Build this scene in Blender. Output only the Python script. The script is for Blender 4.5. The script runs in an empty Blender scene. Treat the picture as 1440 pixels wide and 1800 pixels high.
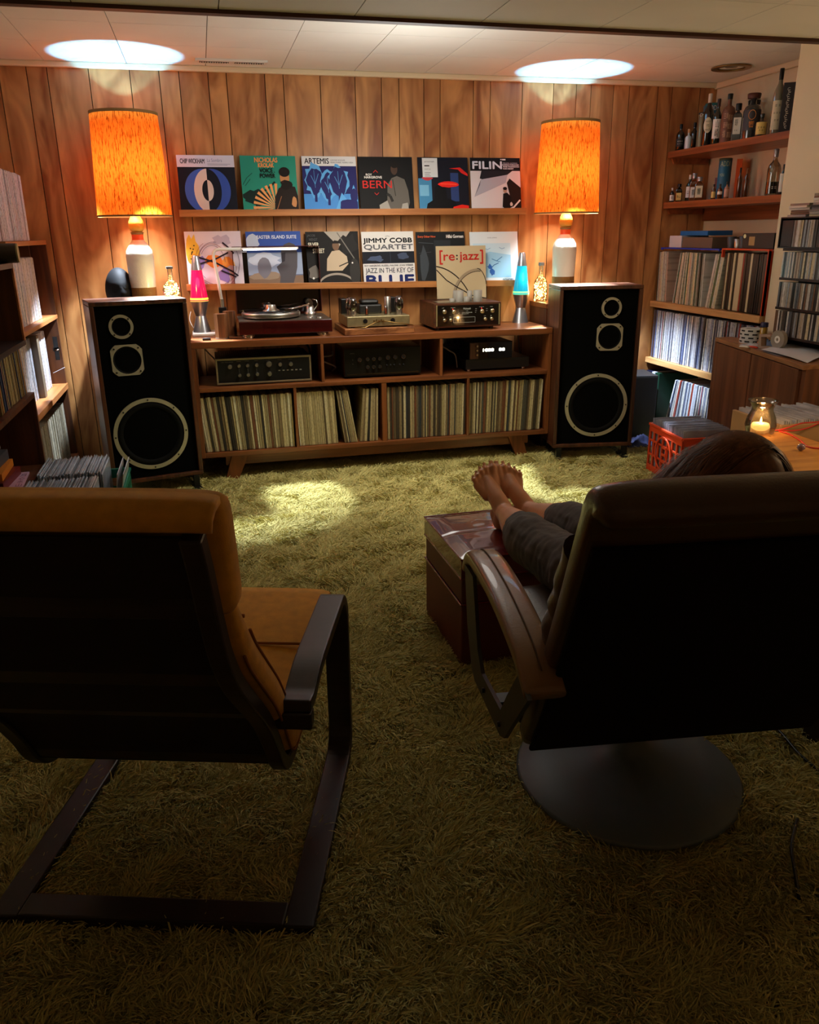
import bpy, bmesh, math, random
from mathutils import Vector, Matrix, Euler, noise as mnoise
R = math.radians
PI = math.pi
SC = bpy.context.scene
COL = SC.collection
random.seed(7)

# ------------------------------------------------------------ camera
cam_d = bpy.data.cameras.new('camera'); CAM = bpy.data.objects.new('camera', cam_d); COL.objects.link(CAM)
F = 1411.5; YAW, PITCH, ROLL = R(13.647), R(19.177), R(-0.713)
fw = Vector((math.sin(YAW)*math.cos(PITCH), math.cos(YAW)*math.cos(PITCH), -math.sin(PITCH)))
rt = Vector((math.cos(YAW), -math.sin(YAW), 0)); up = rt.cross(fw)
rt2 = math.cos(ROLL)*rt + math.sin(ROLL)*up; up2 = -math.sin(ROLL)*rt + math.cos(ROLL)*up
CP = Vector((0, -5.02, 1.35))
CAM.matrix_world = Matrix(((rt2.x, up2.x, -fw.x, CP.x), (rt2.y, up2.y, -fw.y, CP.y), (rt2.z, up2.z, -fw.z, CP.z), (0, 0, 0, 1)))
cam_d.sensor_fit = 'HORIZONTAL'; cam_d.sensor_width = 36; cam_d.lens = 36*F/1440
cam_d.clip_start = 0.05; cam_d.clip_end = 50
SC.camera = CAM

def at(px, py, ax, val):
    """point of the room seen at photo pixel (px, py) on the plane axis=val"""
    d = rt2*((px-720)/F) - up2*((py-900)/F) + fw
    t = (val-CP[ax])/d[ax]
    return CP + d*t

# ------------------------------------------------------------ world, lights, exposure
W = bpy.data.worlds.new('world'); SC.world = W; W.use_nodes = True
W.node_tree.nodes['Background'].inputs[0].default_value = (1.0, 0.8, 0.6, 1)
W.node_tree.nodes['Background'].inputs[1].default_value = 0.01
SC.view_settings.view_transform = 'Standard'; SC.view_settings.look = 'None'
SC.view_settings.exposure = 0.38; SC.view_settings.gamma = 1.0; SC.view_settings.use_curve_mapping = False

def point(name, loc, w, col, r=0.03):
    l = bpy.data.lights.new(name, 'POINT'); l.energy = w; l.color = col; l.shadow_soft_size = r
    o = bpy.data.objects.new(name, l); o.location = loc; COL.objects.link(o); return o
def spot(name, loc, d, w, col, ang, blend, r=.03):
    l = bpy.data.lights.new(name, 'SPOT'); l.energy = w; l.color = col; l.shadow_soft_size = r; l.spot_size = R(ang); l.spot_blend = blend
    o = bpy.data.objects.new(name, l); o.location = loc; o.rotation_euler = Vector(d).to_track_quat('-Z', 'Y').to_euler(); COL.objects.link(o); return o
LAMP_L = Vector((-0.325, -0.235, 0)); LAMP_R = Vector((2.155, -0.24, 0))
for P, sx, sg in ((LAMP_L, .22, -1), (LAMP_R, -.05, 1)):      # bulb glow of each table lamp, plus spots added to steer its light
    B = (P.x, P.y, 1.668)
    point('lamp_bulb_light', B, 5.8, (0.95, 0.84, 0.7), .028)
    spot('lamp_beam_up', B, (0, 0, 1), 34, (0.07, 0.55, 1.0), 68, .1, .022)
    spot('lamp_added_spot_front', B, (sx, -.40, -1.0), 400, (0.82, 0.94, 1.0), 37, .2, .028)
    spot('lamp_added_spot_side', B, (.42*sg, -.06, -1.0), 260, (0.70, 0.84, 1.0), 48, .8, .028)
    spot('lamp_beam_down', B, (0, -.05, -1), 26, (0.95, 0.95, 1.0), 84, .5, .028)
point('desk_lamp_light', (2.35, -3.0, 1.05), 5.0, (1.0, 0.66, 0.36), .06)     # desk lamp right of the frame
point('ceiling_fill_light', (1.0, -1.15, 1.72), 11.5, (1.0, 0.95, 0.88), .3)  # ambient fill added in mid-room, without a lamp of its own
spot('overhead_fill_spot', (1.0, -1.02, 2.19), (0, .36, -1), 100, (1.0, 0.93, 0.80), 122, 1.0, .25)    # added fill from above, no fitting there
point('rear_fill_light', (0.6, -5.5, 1.75), .1, (1.0, 0.80, 0.62), .25)            # faint added fill from behind the camera

# ------------------------------------------------------------ materials
def lin(c):
    return tuple((v/255/12.92 if v/255 <= .04045 else ((v/255+.055)/1.055)**2.4) for v in c[:3])
MC = {}
def M(name, rgb, rough=.5, metal=0, emit=None, es=0, var=0, vs=8, bump=0, bs=60, coat=0, trans=0, spec=.5, stretch=(1, 1, 1), ior=1.45, alpha=1, sheen=0):
    if name in MC: return MC[name]
    m = bpy.data.materials.new(name); m.use_nodes = True; nt = m.node_tree; b = nt.nodes['Principled BSDF']
    c = lin(rgb); b.inputs['Base Color'].default_value = (*c, 1); b.inputs['Roughness'].default_value = rough
    b.inputs['Metallic'].default_value = metal; b.inputs['Specular IOR Level'].default_value = spec
    b.inputs['Coat Weight'].default_value = coat; b.inputs['Transmission Weight'].default_value = trans
    b.inputs['IOR'].default_value = ior; b.inputs['Sheen Weight'].default_value = sheen; b.inputs['Alpha'].default_value = alpha
    if emit is not None:
        b.inputs['Emission Color'].default_value = (*lin(emit), 1); b.inputs['Emission Strength'].default_value = es
    if var or bump:
        tc = nt.nodes.new('ShaderNodeTexCoord'); mp = nt.nodes.new('ShaderNodeMapping'); mp.inputs['Scale'].default_value = stretch
        nt.links.new(tc.outputs['Object'], mp.inputs[0])
    if var:
        n = nt.nodes.new('ShaderNodeTexNoise'); n.inputs['Scale'].default_value = vs; n.inputs['Detail'].default_value = 5
        nt.links.new(mp.outputs[0], n.inputs[0]); r = nt.nodes.new('ShaderNodeValToRGB')
        r.color_ramp.elements[0].position = .3; r.color_ramp.elements[1].position = .7
        r.color_ramp.elements[0].color = (*[max(0, v*(1-var)) for v in c], 1); r.color_ramp.elements[1].color = (*[min(1, v*(1+var)) for v in c], 1)
        nt.links.new(n.outputs[0], r.inputs[0]); nt.links.new(r.outputs[0], b.inputs['Base Color'])
    if bump:
        n2 = nt.nodes.new('ShaderNodeTexNoise'); n2.inputs['Scale'].default_value = bs; n2.inputs['Detail'].default_value = 4
        nt.links.new(mp.outputs[0], n2.inputs[0]); bp = nt.nodes.new('ShaderNodeBump'); bp.inputs['Strength'].default_value = bump; bp.inputs['Distance'].default_value = .01
        nt.links.new(n2.outputs[0], bp.inputs['Height']); nt.links.new(bp.outputs[0], b.inputs['Normal'])
    MC[name] = m; return m

def WOOD(name, dark, light, rough=.4, scale=(30, 30, 1.2), figure=0, coat=0, rnd=True, bump=.05):
    """wood whose grain runs along local z by default (small z scale); figure adds cloudy plywood patches"""
    if name in MC: return MC[name]
    m = bpy.data.materials.new(name); m.use_nodes = True; nt = m.node_tree; b = nt.nodes['Principled BSDF']; L = nt.links.new
    tc = nt.nodes.new('ShaderNodeTexCoord'); mp = nt.nodes.new('ShaderNodeMapping'); mp.inputs['Scale'].default_value = scale
    L(tc.outputs['Object'], mp.inputs[0])
    oi = nt.nodes.new('ShaderNodeObjectInfo'); mul = nt.nodes.new('ShaderNodeMath'); mul.operation = 'MULTIPLY'; mul.inputs[1].default_value = 37.0
    L(oi.outputs['Random'], mul.inputs[0])
    cmb = nt.nodes.new('ShaderNodeCombineXYZ')
    if rnd: L(mul.outputs[0], cmb.inputs[0]); L(mul.outputs[0], cmb.inputs[2])
    L(cmb.outputs[0], mp.inputs['Location'])
    n = nt.nodes.new('ShaderNodeTexNoise'); n.inputs['Scale'].default_value = 1; n.inputs['Detail'].default_value = 6; n.inputs['Distortion'].default_value = .8
    L(mp.outputs[0], n.inputs[0])
    fac = n.outputs[0]
    if figure:
        mp2 = nt.nodes.new('ShaderNodeMapping'); mp2.inputs['Scale'].default_value = (5.5, 5.5, 1.6); L(tc.outputs['Object'], mp2.inputs[0]); L(cmb.outputs[0], mp2.inputs['Location'])
        n2 = nt.nodes.new('ShaderNodeTexNoise'); n2.inputs['Scale'].default_value = 1.1; n2.inputs['Detail'].default_value = 2; n2.inputs['Distortion'].default_value = 2.2
        L(mp2.outputs[0], n2.inputs[0]); mx = nt.nodes.new('ShaderNodeMix'); mx.inputs[0].default_value = figure
        L(n.outputs[0], mx.inputs[2]); L(n2.outputs[0], mx.inputs[3]); fac = mx.outputs[0]
    r = nt.nodes.new('ShaderNodeValToRGB'); r.color_ramp.elements[0].position = .36; r.color_ramp.elements[1].position = .64
    r.color_ramp.elements[0].color = (*lin(dark), 1); r.color_ramp.elements[1].color = (*lin(light), 1)
    L(fac, r.inputs[0]); L(r.outputs[0], b.inputs['Base Color'])
    b.inputs['Roughness'].default_value = rough; b.inputs['Coat Weight'].default_value = coat
    if bump:
        bp = nt.nodes.new('ShaderNodeBump'); bp.inputs['Strength'].default_value = bump; bp.inputs['Distance'].default_value = .004
        L(n.outputs[0], bp.inputs['Height']); L(bp.outputs[0], b.inputs['Normal'])
    MC[name] = m; return m

def PAL(name, cols, rough=.55, coat=0, speck=.35, island=False):
    """paper or plastic spines: the object's random value picks one colour; fine print as dashes along z"""
    if name in MC: return MC[name]
    m = bpy.data.materials.new(name); m.use_nodes = True; nt = m.node_tree; b = nt.nodes['Principled BSDF']; L = nt.links.new
    oi = nt.nodes.new('ShaderNodeNewGeometry' if island else 'ShaderNodeObjectInfo'); RN = 'Random Per Island' if island else 'Random'; r = nt.nodes.new('ShaderNodeValToRGB'); r.color_ramp.interpolation = 'CONSTANT'
    cr = r.color_ramp; n = len(cols)
    cr.elements[0].position = 0; cr.elements[0].color = (*lin(cols[0]), 1)
    cr.elements[1].position = 1/n; cr.elements[1].color = (*lin(cols[1]), 1)
    for i in range(2, n):
        e = cr.elements.new(i/n); e.color = (*lin(cols[i]), 1)
    L(oi.outputs[RN], r.inputs[0])
    tc = nt.nodes.new('ShaderNodeTexCoord'); mp = nt.nodes.new('ShaderNodeMapping'); mp.inputs['Scale'].default_value = (180, 1, 70)
    mul = nt.nodes.new('ShaderNodeMath'); mul.operation = 'MULTIPLY'; mul.inputs[1].default_value = 91.0
    L(oi.outputs[RN], mul.inputs[0]); cmb = nt.nodes.new('ShaderNodeCombineXYZ'); L(mul.outputs[0], cmb.inputs[1])
    L(tc.outputs['Object'], mp.inputs[0]); L(cmb.outputs[0], mp.inputs['Location'])
    no = nt.nodes.new('ShaderNodeTexNoise'); no.inputs['Scale'].default_value = 1; no.inputs['Detail'].default_value = 3
    L(mp.outputs[0], no.inputs[0]); r2 = nt.nodes.new('ShaderNodeValToRGB'); r2.color_ramp.elements[0].position = .50; r2.color_ramp.elements[1].position = .66
    r2.color_ramp.elements[0].color = (1, 1, 1, 1); r2.color_ramp.elements[1].color = (1-speck, 1-speck, 1-speck, 1)
    L(no.outputs[0], r2.inputs[0])
    mx = nt.nodes.new('ShaderNodeMix'); mx.data_type = 'RGBA'; mx.blend_type = 'MULTIPLY'; mx.inputs[0].default_value = 1
    L(r.outputs[0], mx.inputs[6]); L(r2.outputs[0], mx.inputs[7]); L(mx.outputs[2], b.inputs['Base Color'])
    b.inputs['Roughness'].default_value = rough; b.inputs['Coat Weight'].default_value = coat; b.inputs['Coat Roughness'].default_value = .15
    MC[name] = m; return m

def GLASS(name, tint, gloss=.1, rough=.03, body=0):
    """thin clear or tinted glass / acrylic"""
    if name in MC: return MC[name]
    m = bpy.data.materials.new(name); m.use_nodes = True; nt = m.node_tree; nt.nodes.remove(nt.nodes['Principled BSDF']); L = nt.links.new
    t = nt.nodes.new('ShaderNodeBsdfTransparent'); t.inputs[0].default_value = (*lin(tint), 1)
    g = nt.nodes.new('ShaderNodeBsdfGlossy'); g.inputs['Roughness'].default_value = rough
    fr = nt.nodes.new('ShaderNodeLayerWeight'); fr.inputs[0].default_value = .35
    mr = nt.nodes.new('ShaderNodeMath'); mr.operation = 'MULTIPLY_ADD'; mr.inputs[1].default_value = .7; mr.inputs[2].default_value = gloss
    L(fr.outputs['Fresnel'], mr.inputs[0]); mx = nt.nodes.new('ShaderNodeMixShader'); L(mr.outputs[0], mx.inputs[0]); L(t.outputs[0], mx.inputs[1]); L(g.outputs[0], mx.inputs[2])
    L(mx.outputs[0], nt.nodes['Material Output'].inputs[0])
    MC[name] = m; return m

def shade_material():
    m = bpy.data.materials.new('orange_boucle_shade'); m.use_nodes = True; nt = m.node_tree; nt.nodes.remove(nt.nodes['Principled BSDF']); L = nt.links.new
    tc = nt.nodes.new('ShaderNodeTexCoord'); mp = nt.nodes.new('ShaderNodeMapping'); mp.inputs['Scale'].default_value = (150, 150, 26); L(tc.outputs['Object'], mp.inputs[0])
    n = nt.nodes.new('ShaderNodeTexNoise'); n.inputs['Scale'].default_value = 1; n.inputs['Detail'].default_value = 4; n.inputs['Roughness'].default_value = .7; L(mp.outputs[0], n.inputs[0])
    r = nt.nodes.new('ShaderNodeValToRGB'); r.color_ramp.elements[0].position = .36; r.color_ramp.elements[1].position = .52
    r.color_ramp.elements[0].color = (.27, .035, .002, 1); r.color_ramp.elements[1].color = (1.0, .225, .018, 1); L(n.outputs[0], r.inputs[0])
    t = nt.nodes.new('ShaderNodeBsdfTranslucent'); d = nt.nodes.new('ShaderNodeBsdfDiffuse')
    L(r.outputs[0], t.inputs[0]); L(r.outputs[0], d.inputs[0]); mx = nt.nodes.new('ShaderNodeMixShader'); mx.inputs[0].default_value = .30
    L(d.outputs[0], mx.inputs[1]); L(t.outputs[0], mx.inputs[2]); L(mx.outputs[0], nt.nodes['Material Output'].inputs[0])
    return m

# ------------------------------------------------------------ mesh builder
class MB:
    def __init__(s): s.v = []; s.f = []; s.mi = []; s.mats = []; s.cur = 0; s.sm = []; s.smooth = False
    def mat(s, m):
        if m not in s.mats: s.mats.append(m)
        s.cur = s.mats.index(m); return s
    def add(s, vs, fs, T=None):
        o = len(s.v)
        s.v += [tuple(T @ Vector(p)) for p in vs] if T else [tuple(p) for p in vs]
        for f in fs: s.f.append(tuple(i+o for i in f)); s.mi.append(s.cur); s.sm.append(s.smooth)
        return s
    def box(s, x0, x1, y0, y1, z0, z1, T=None):
        if x0 > x1: x0, x1 = x1, x0
        if y0 > y1: y0, y1 = y1, y0
        if z0 > z1: z0, z1 = z1, z0
        v = [(x0, y0, z0), (x1, y0, z0), (x1, y1, z0), (x0, y1, z0), (x0, y0, z1), (x1, y0, z1), (x1, y1, z1), (x0, y1, z1)]
        return s.add(v, [(0, 3, 2, 1), (4, 5, 6, 7), (0, 1, 5, 4), (1, 2, 6, 5), (2, 3, 7, 6), (3, 0, 4, 7)], T)
    def lathe(s, prof, c=(0, 0, 0), n=24, T=None, cap=True):
        """prof: list of (r, z) bottom to top, around z"""
        sm = s.smooth; s.smooth = True; v = []; f = []; k = len(prof)
        for r, z in prof:
            for i in range(n):
                a = 2*PI*i/n; v.append((c[0]+r*math.cos(a), c[1]+r*math.sin(a), c[2]+z))
        for j in range(k-1):
            for i in range(n):
                i2 = (i+1) % n; f.append((j*n+i, j*n+i2, (j+1)*n+i2, (j+1)*n+i))
        s.add(v, f, T); s.smooth = False
        if cap:
            if prof[0][0] > 1e-5: s.add(v[:n], [tuple(range(n-1, -1, -1))], T)
            if prof[-1][0] > 1e-5: s.add(v[-n:], [tuple(range(n))], T)
        s.smooth = sm; return s
    def cyl(s, p0, p1, r0, r1=None, n=16):
        p0 = Vector(p0); p1 = Vector(p1); r1 = r0 if r1 is None else r1; d = p1-p0; l = d.length
        q = Vector((0, 0, 1)).rotation_difference(d).to_matrix().to_4x4()
        return s.lathe([(r0, 0), (r1, l)], n=n, T=Matrix.Translation(p0) @ q)
    def ring(s, c, axis, r0, r1, th, n=32, phase=0):
        """flat ring (annulus) with thickness, facing axis"""
        q = Vector((0, 0, 1)).rotation_difference(Vector(axis)).to_matrix().to_4x4(); T = Matrix.Translation(c) @ q
        v = []; f = []
        for r, z in ((r0, 0), (r1, 0), (r1, th), (r0, th)):
            for i in range(n): a = 2*PI*i/n+phase; v.append((r*math.cos(a), r*math.sin(a), z))
        for j in range(4):
            for i in range(n):
                a, b = j*n+i, j*n+(i+1) % n; c2, d = ((j+1) % 4)*n+(i+1) % n, ((j+1) % 4)*n+i; f.append((d, c2, b, a))
        return s.add(v, f, T)
    def tube(s, pts, r, n=8, cyc=False):
        pts = [Vector(p) for p in pts]; sm = s.smooth; s.smooth = True; v = []; f = []; k = len(pts)
        t0 = (pts[1]-pts[0]).normalized(); nrm = t0.orthogonal().normalized()
        for i, p in enumerate(pts):
            t = (pts[min(i+1, k-1)]-pts[max(i-1, 0)]).normalized()
            nrm = (nrm - t*nrm.dot(t)).normalized(); bn = t.cross(nrm); rr = r[i] if isinstance(r, (list, tuple)) else r
            for j in range(n): a = 2*PI*j/n; v.append(p+nrm*rr*math.cos(a)+bn*rr*math.sin(a))
        for i in range(k-1):
            for j in range(n): j2 = (j+1) % n; f.append((i*n+j, i*n+j2, (i+1)*n+j2, (i+1)*n+j))
        f.append(tuple(range(n-1, -1, -1))); f.append(tuple(range((k-1)*n, k*n)))
        s.add(v, f); s.smooth = sm; return s
    def prism(s, poly, h, T=None):
        """polygon in local x,z extruded along +y by h"""
        n = len(poly); v = [(x, 0, z) for x, z in poly]+[(x, h, z) for x, z in poly]
        f = [tuple(range(n)), tuple(range(2*n-1, n-1, -1))]+[(i, i+n, (i+1) % n+n, (i+1) % n) for i in range(n)]
        return s.add(v, f, T)
    def sphere(s, c, r, sc=(1, 1, 1), n=16, T=None):
        prof = [(max(r*math.cos(a), 1e-6), r*math.sin(a)) for a in [(-PI/2)+PI*i/(n//2) for i in range(n//2+1)]]
        TT = Matrix.Translation(c) @ (T or Matrix()) @ Matrix.Diagonal((*sc, 1)); return s.lathe(prof, n=n, T=TT, cap=False)
    def sweep(s, path, hw, th, u0=0, n=20, ex=3.2, ends=.5):
        """pad swept along path of (y,z): width 2*hw along x, thickness th; rounded section"""
        sm = s.smooth; s.smooth = True; P = [Vector((0, a, b)) for a, b in path]; k = len(P); v = []; f = []
        def g(x): return x if not callable(x) else None
        for i, p in enumerate(P):
            t = (P[min(i+1, k-1)]-P[max(i-1, 0)]).normalized(); nn = Vector((0, -t.z, t.y)); q = i/(k-1)
            w = hw(q) if callable(hw) else hw; h = (th(q) if callable(th) else th)/2
            for j in range(n):
                a = 2*PI*(j+.5)/n; ca, sa = math.cos(a), math.sin(a)
                x = w*math.copysign(abs(ca)**(2/ex), ca); y = h*math.copysign(abs(sa)**(2/ex), sa)
                v.append(p+Vector((x+u0, 0, 0))+nn*y)
        for i in range(k-1):
            for j in range(n): j2 = (j+1) % n; f.append((i*n+j, i*n+j2, (i+1)*n+j2, (i+1)*n+j))
        f.append(tuple(range(n-1, -1, -1))); f.append(tuple(range((k-1)*n, k*n)))
        s.add(v, f); s.smooth = sm; return s
    def build(s, name, m=None, parent=None, loc=None, rot=None, bev=0, sub=0, label=None, flip=False):
        me = bpy.data.meshes.new(name); me.from_pydata(s.v, [], s.f)
        if s.mats:
            for x in s.mats: me.materials.append(x)
            me.polygons.foreach_set('material_index', s.mi)
        elif m: me.materials.append(m)
        me.polygons.foreach_set('use_smooth', s.sm)
        me.update()
        o = bpy.data.objects.new(name, me); COL.objects.link(o)
        if parent: o.parent = parent
        if loc is not None: o.location = loc
        if rot is not None: o.rotation_euler = rot
        if bev:
            b = o.modifiers.new('bevel', 'BEVEL'); b.width = bev; b.segments = 2; b.limit_method = 'ANGLE'; b.angle_limit = R(50)
        if sub: sm = o.modifiers.new('sub', 'SUBSURF'); sm.levels = sub; sm.render_levels = sub
        if label: o['label'] = label
        return o

def tag(o, label, cat, group=None, kind=None):
    if label: o['label'] = label
    if cat: o['category'] = cat
    if group: o['group'] = group
    if kind: o['kind'] = kind
    return o
def thing(name, label, cat, loc=(0, 0, 0), rz=0, group=None):
    o = bpy.data.objects.new(name, None); COL.objects.link(o); o.location = loc; o.rotation_euler = (0, 0, rz); o.empty_display_size = .05
    return tag(o, label, cat, group)
def struct(o): o['kind'] = 'structure'; return o
def copy_tree(src, loc, rz=None, label=None, group=None):
    c = src.copy(); COL.objects.link(c); c.location = loc
    if rz is not None: c.rotation_euler = (0, 0, rz)
    if label: c['label'] = label
    if group: c['group'] = group
    for ch in src.children:
        d = ch.copy(); COL.objects.link(d); d.parent = c
        for g in ch.children: e = g.copy(); COL.objects.link(e); e.parent = d
    return c

TXT = {}
def text_mesh(s):
    if s in TXT: return TXT[s]
    cu = bpy.data.curves.new('lettering', 'FONT'); cu.body = s; cu.resolution_u = 3; ob = bpy.data.objects.new('lettering', cu); COL.objects.link(ob)
    bpy.context.view_layer.update(); me = bpy.data.meshes.new_from_object(ob.evaluated_get(bpy.context.evaluated_depsgraph_get()))
    v = [(p.co.x, p.co.y) for p in me.vertices]; f = [tuple(p.vertices) for p in me.polygons]
    bpy.data.objects.remove(ob); bpy.data.curves.remove(cu); bpy.data.meshes.remove(me)
    if not v: TXT[s] = ([], []); return TXT[s]
    x0 = min(p[0] for p in v); x1 = max(p[0] for p in v); y0 = min(p[1] for p in v); y1 = max(p[1] for p in v)
    v = [((p[0]-x0)/(x1-x0+1e-9), (p[1]-y0)/(y1-y0+1e-9)) for p in v]
    TXT[s] = (v, f); return TXT[s]
def put_text(mb, s, x0, z0, x1, z1, y, T=None, bold=0):
    """flat lettering in the x,z plane at depth y, facing -y, filling the rectangle"""
    v, f = text_mesh(s)
    offs = [(0, 0)] if not bold else [(0, 0), (bold, 0), (-bold, 0), (0, bold), (0, -bold)]
    for dx, dz in offs:
        mb.add([(x0+p[0]*(x1-x0)+dx, y, z0+p[1]*(z1-z0)+dz) for p in v], f, T); y -= .00004

# common materials
m_cream = M('cream_paint', (226, 210, 176), .6, var=.04, vs=2)
m_ceil = M('ceiling_white', (232, 232, 226), .7, var=.03, vs=3)
m_black = M('black_plastic', (12, 12, 13), .35)
m_satin = M('satin_black', (16, 15, 14), .5)
m_chrome = M('chrome', (215, 210, 200), .18, 1)
m_alu = M('brushed_aluminium', (170, 168, 160), .35, 1)
m_brass = M('aged_brass', (150, 120, 70), .35, 1)
m_walnut = WOOD('walnut', (52, 26, 13), (92, 50, 26), .4)
m_walnutx = WOOD('walnut_long', (52, 26, 13), (92, 50, 26), .4, (1.2, 30, 30))
m_teak = WOOD('teak_console', (96, 50, 22), (134, 76, 36), .38, (1.5, 24, 24))
m_teakv = WOOD('teak_console_upright', (96, 50, 22), (134, 76, 36), .38, (24, 24, 1.5))
m_pine = WOOD('light_pine', (176, 128, 76), (214, 170, 112), .5, (26, 1.4, 26))
m_dark = WOOD('dark_stained_wood', (22, 12, 8), (40, 22, 13), .45)
m_white = M('white_plastic', (225, 222, 215), .4)
# ------------------------------------------------------------ room
m_ply = WOOD('orange_plywood_panelling', (136, 80, 38), (206, 150, 90), .42, (9, 9, .9), figure=.6, coat=0)
m_groove = M('dark_groove', (40, 20, 8), .8)
YN, YB = -5.9, 0.0           # near wall, back wall
wb = struct(MB().box(-1.2, 3.3, 0.012, .08, 0, 2.3).build('wall_back', m_groove))
edges = [-1.2, -1.097, -.932, -0.797, -0.697, -0.492, -0.285, -0.135, -0.032, 0.121, 0.219, 0.426, 0.528, 0.733, 0.932, 1.084, 1.187, 1.335, 1.434, 1.637, 1.742, 1.943, 2.142, 2.29, 2.387, 2.537, 2.642, 2.837, 2.935, 3.129, 3.25]
for a, b in zip(edges, edges[1:]):
    w = (b-a)/2-.0022; c = (a+b)/2
    MB().box(-w, w, 0, .014, 0, 2.20).build('plank', m_ply, wb, loc=(c, 0, 0))
struct(MB().box(-1.3, -1.2, YN, .05, 0, 2.3).build('wall_left', m_cream))
struct(MB().box(3.25, 3.35, -1.16, .05, 0, 2.3).build('wall_right', m_cream))
struct(MB().box(2.93, 3.35, YN, -1.16, 0, 2.3).build('wall_pier', m_cream, bev=.006))
struct(MB().box(-1.3, 3.35, YN-.1, YN, 0, 2.3).build('wall_front', m_cream))
floor = struct(MB().box(-1.3, 3.35, YN, .05, -.1, 0).build('floor', M('carpet_backing', (110, 98, 48), .95)))
# ceiling tiles
ceil = struct(MB().box(-1.3, 3.35, -2.235, .05, 2.222, 2.32).build('ceiling', m_groove))
xs = [.519+.4065*k for k in range(-5, 8)]; xs[0] = -1.2; xs[-1] = 3.25
ys = [-2.235, -2.12, -1.715, -1.31, -.905, -.50, 0.0]
def tiles(xs, ys, z, par, clipx=None):
    for a, b in zip(xs, xs[1:]):
        for c, d in zip(ys, ys[1:]):
            if b-a < .02: continue
            MB().box(-(b-a)/2+.0016, (b-a)/2-.0016, -(d-c)/2+.0012, (d-c)/2-.0012, 0, .012).build('ceiling_tile', m_ceil, par, loc=((a+b)/2, (c+d)/2, z))
tiles(xs, ys, 2.213, ceil)
soff = struct(MB().box(-1.3, 3.35, YN, -2.24, 1.988, 2.32).build('ceiling_soffit', m_groove))
ys2 = [YN+.15, -5.46, -5.055, -4.65, -4.245, -3.84, -3.435, -3.03, -2.625, -2.242]
tiles(xs, ys2, 1.977, soff)
struct(MB().box(-1.2, 2.93, -2.252, -2.218, 1.966, 2.0).build('trim_1', WOOD('dark_trim', (60, 30, 14), (84, 44, 20), .5, (1.5, 25, 25))))
struct(MB().box(-1.2, 2.93, -2.238, -2.226, 2.0, 2.213).build('trim_2', m_ceil))
struct(MB().box(-1.2, 3.25, -.028, 0, 2.185, 2.213).build('trim_3', m_cream, bev=.006))
struct(MB().box(3.225, 3.25, -1.16, 0, 2.178, 2.213).build('trim_4', m_cream, bev=.006))
# floor register and recessed light in the ceiling
v = thing('ceiling_vent', 'white slotted air vent in the ceiling near the left lamp', 'vent', (.243, -.195, 2.213))
MB().box(-.185, .185, -.034, .034, -.012, 0).build('frame', m_white, v, bev=.002)
for side in (-1, 1):
    MB().box(side*.09-.075, side*.09+.075, -.016, .016, -.0135, -.012).build('slot', m_black, v)
    for k in range(12):
        x = side*.09-.068+k*.0124; MB().box(x-.0018, x+.0018, -.016, .016, -.017, -.0135).build('slat', m_white, v)
v = thing('recessed_light', 'unlit round recessed light in the ceiling above the bottles', 'light', (3.0, -.50, 2.213))
MB().ring((0, 0, -.004), (0, 0, -1), .075, .108, .006, 40).build('trim_ring', m_brass, v)
MB().lathe([(.078, -.003), (.074, .005), (.05, .008)], cap=False, n=32).build('reflector', M('dull_reflector', (70, 60, 48), .3, .8), v)
MB().lathe([(.001, -.006), (.03, -.004), (.04, .004)], cap=False, n=24).build('bulb', M('unlit_bulb', (120, 115, 100), .3), v)

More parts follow.
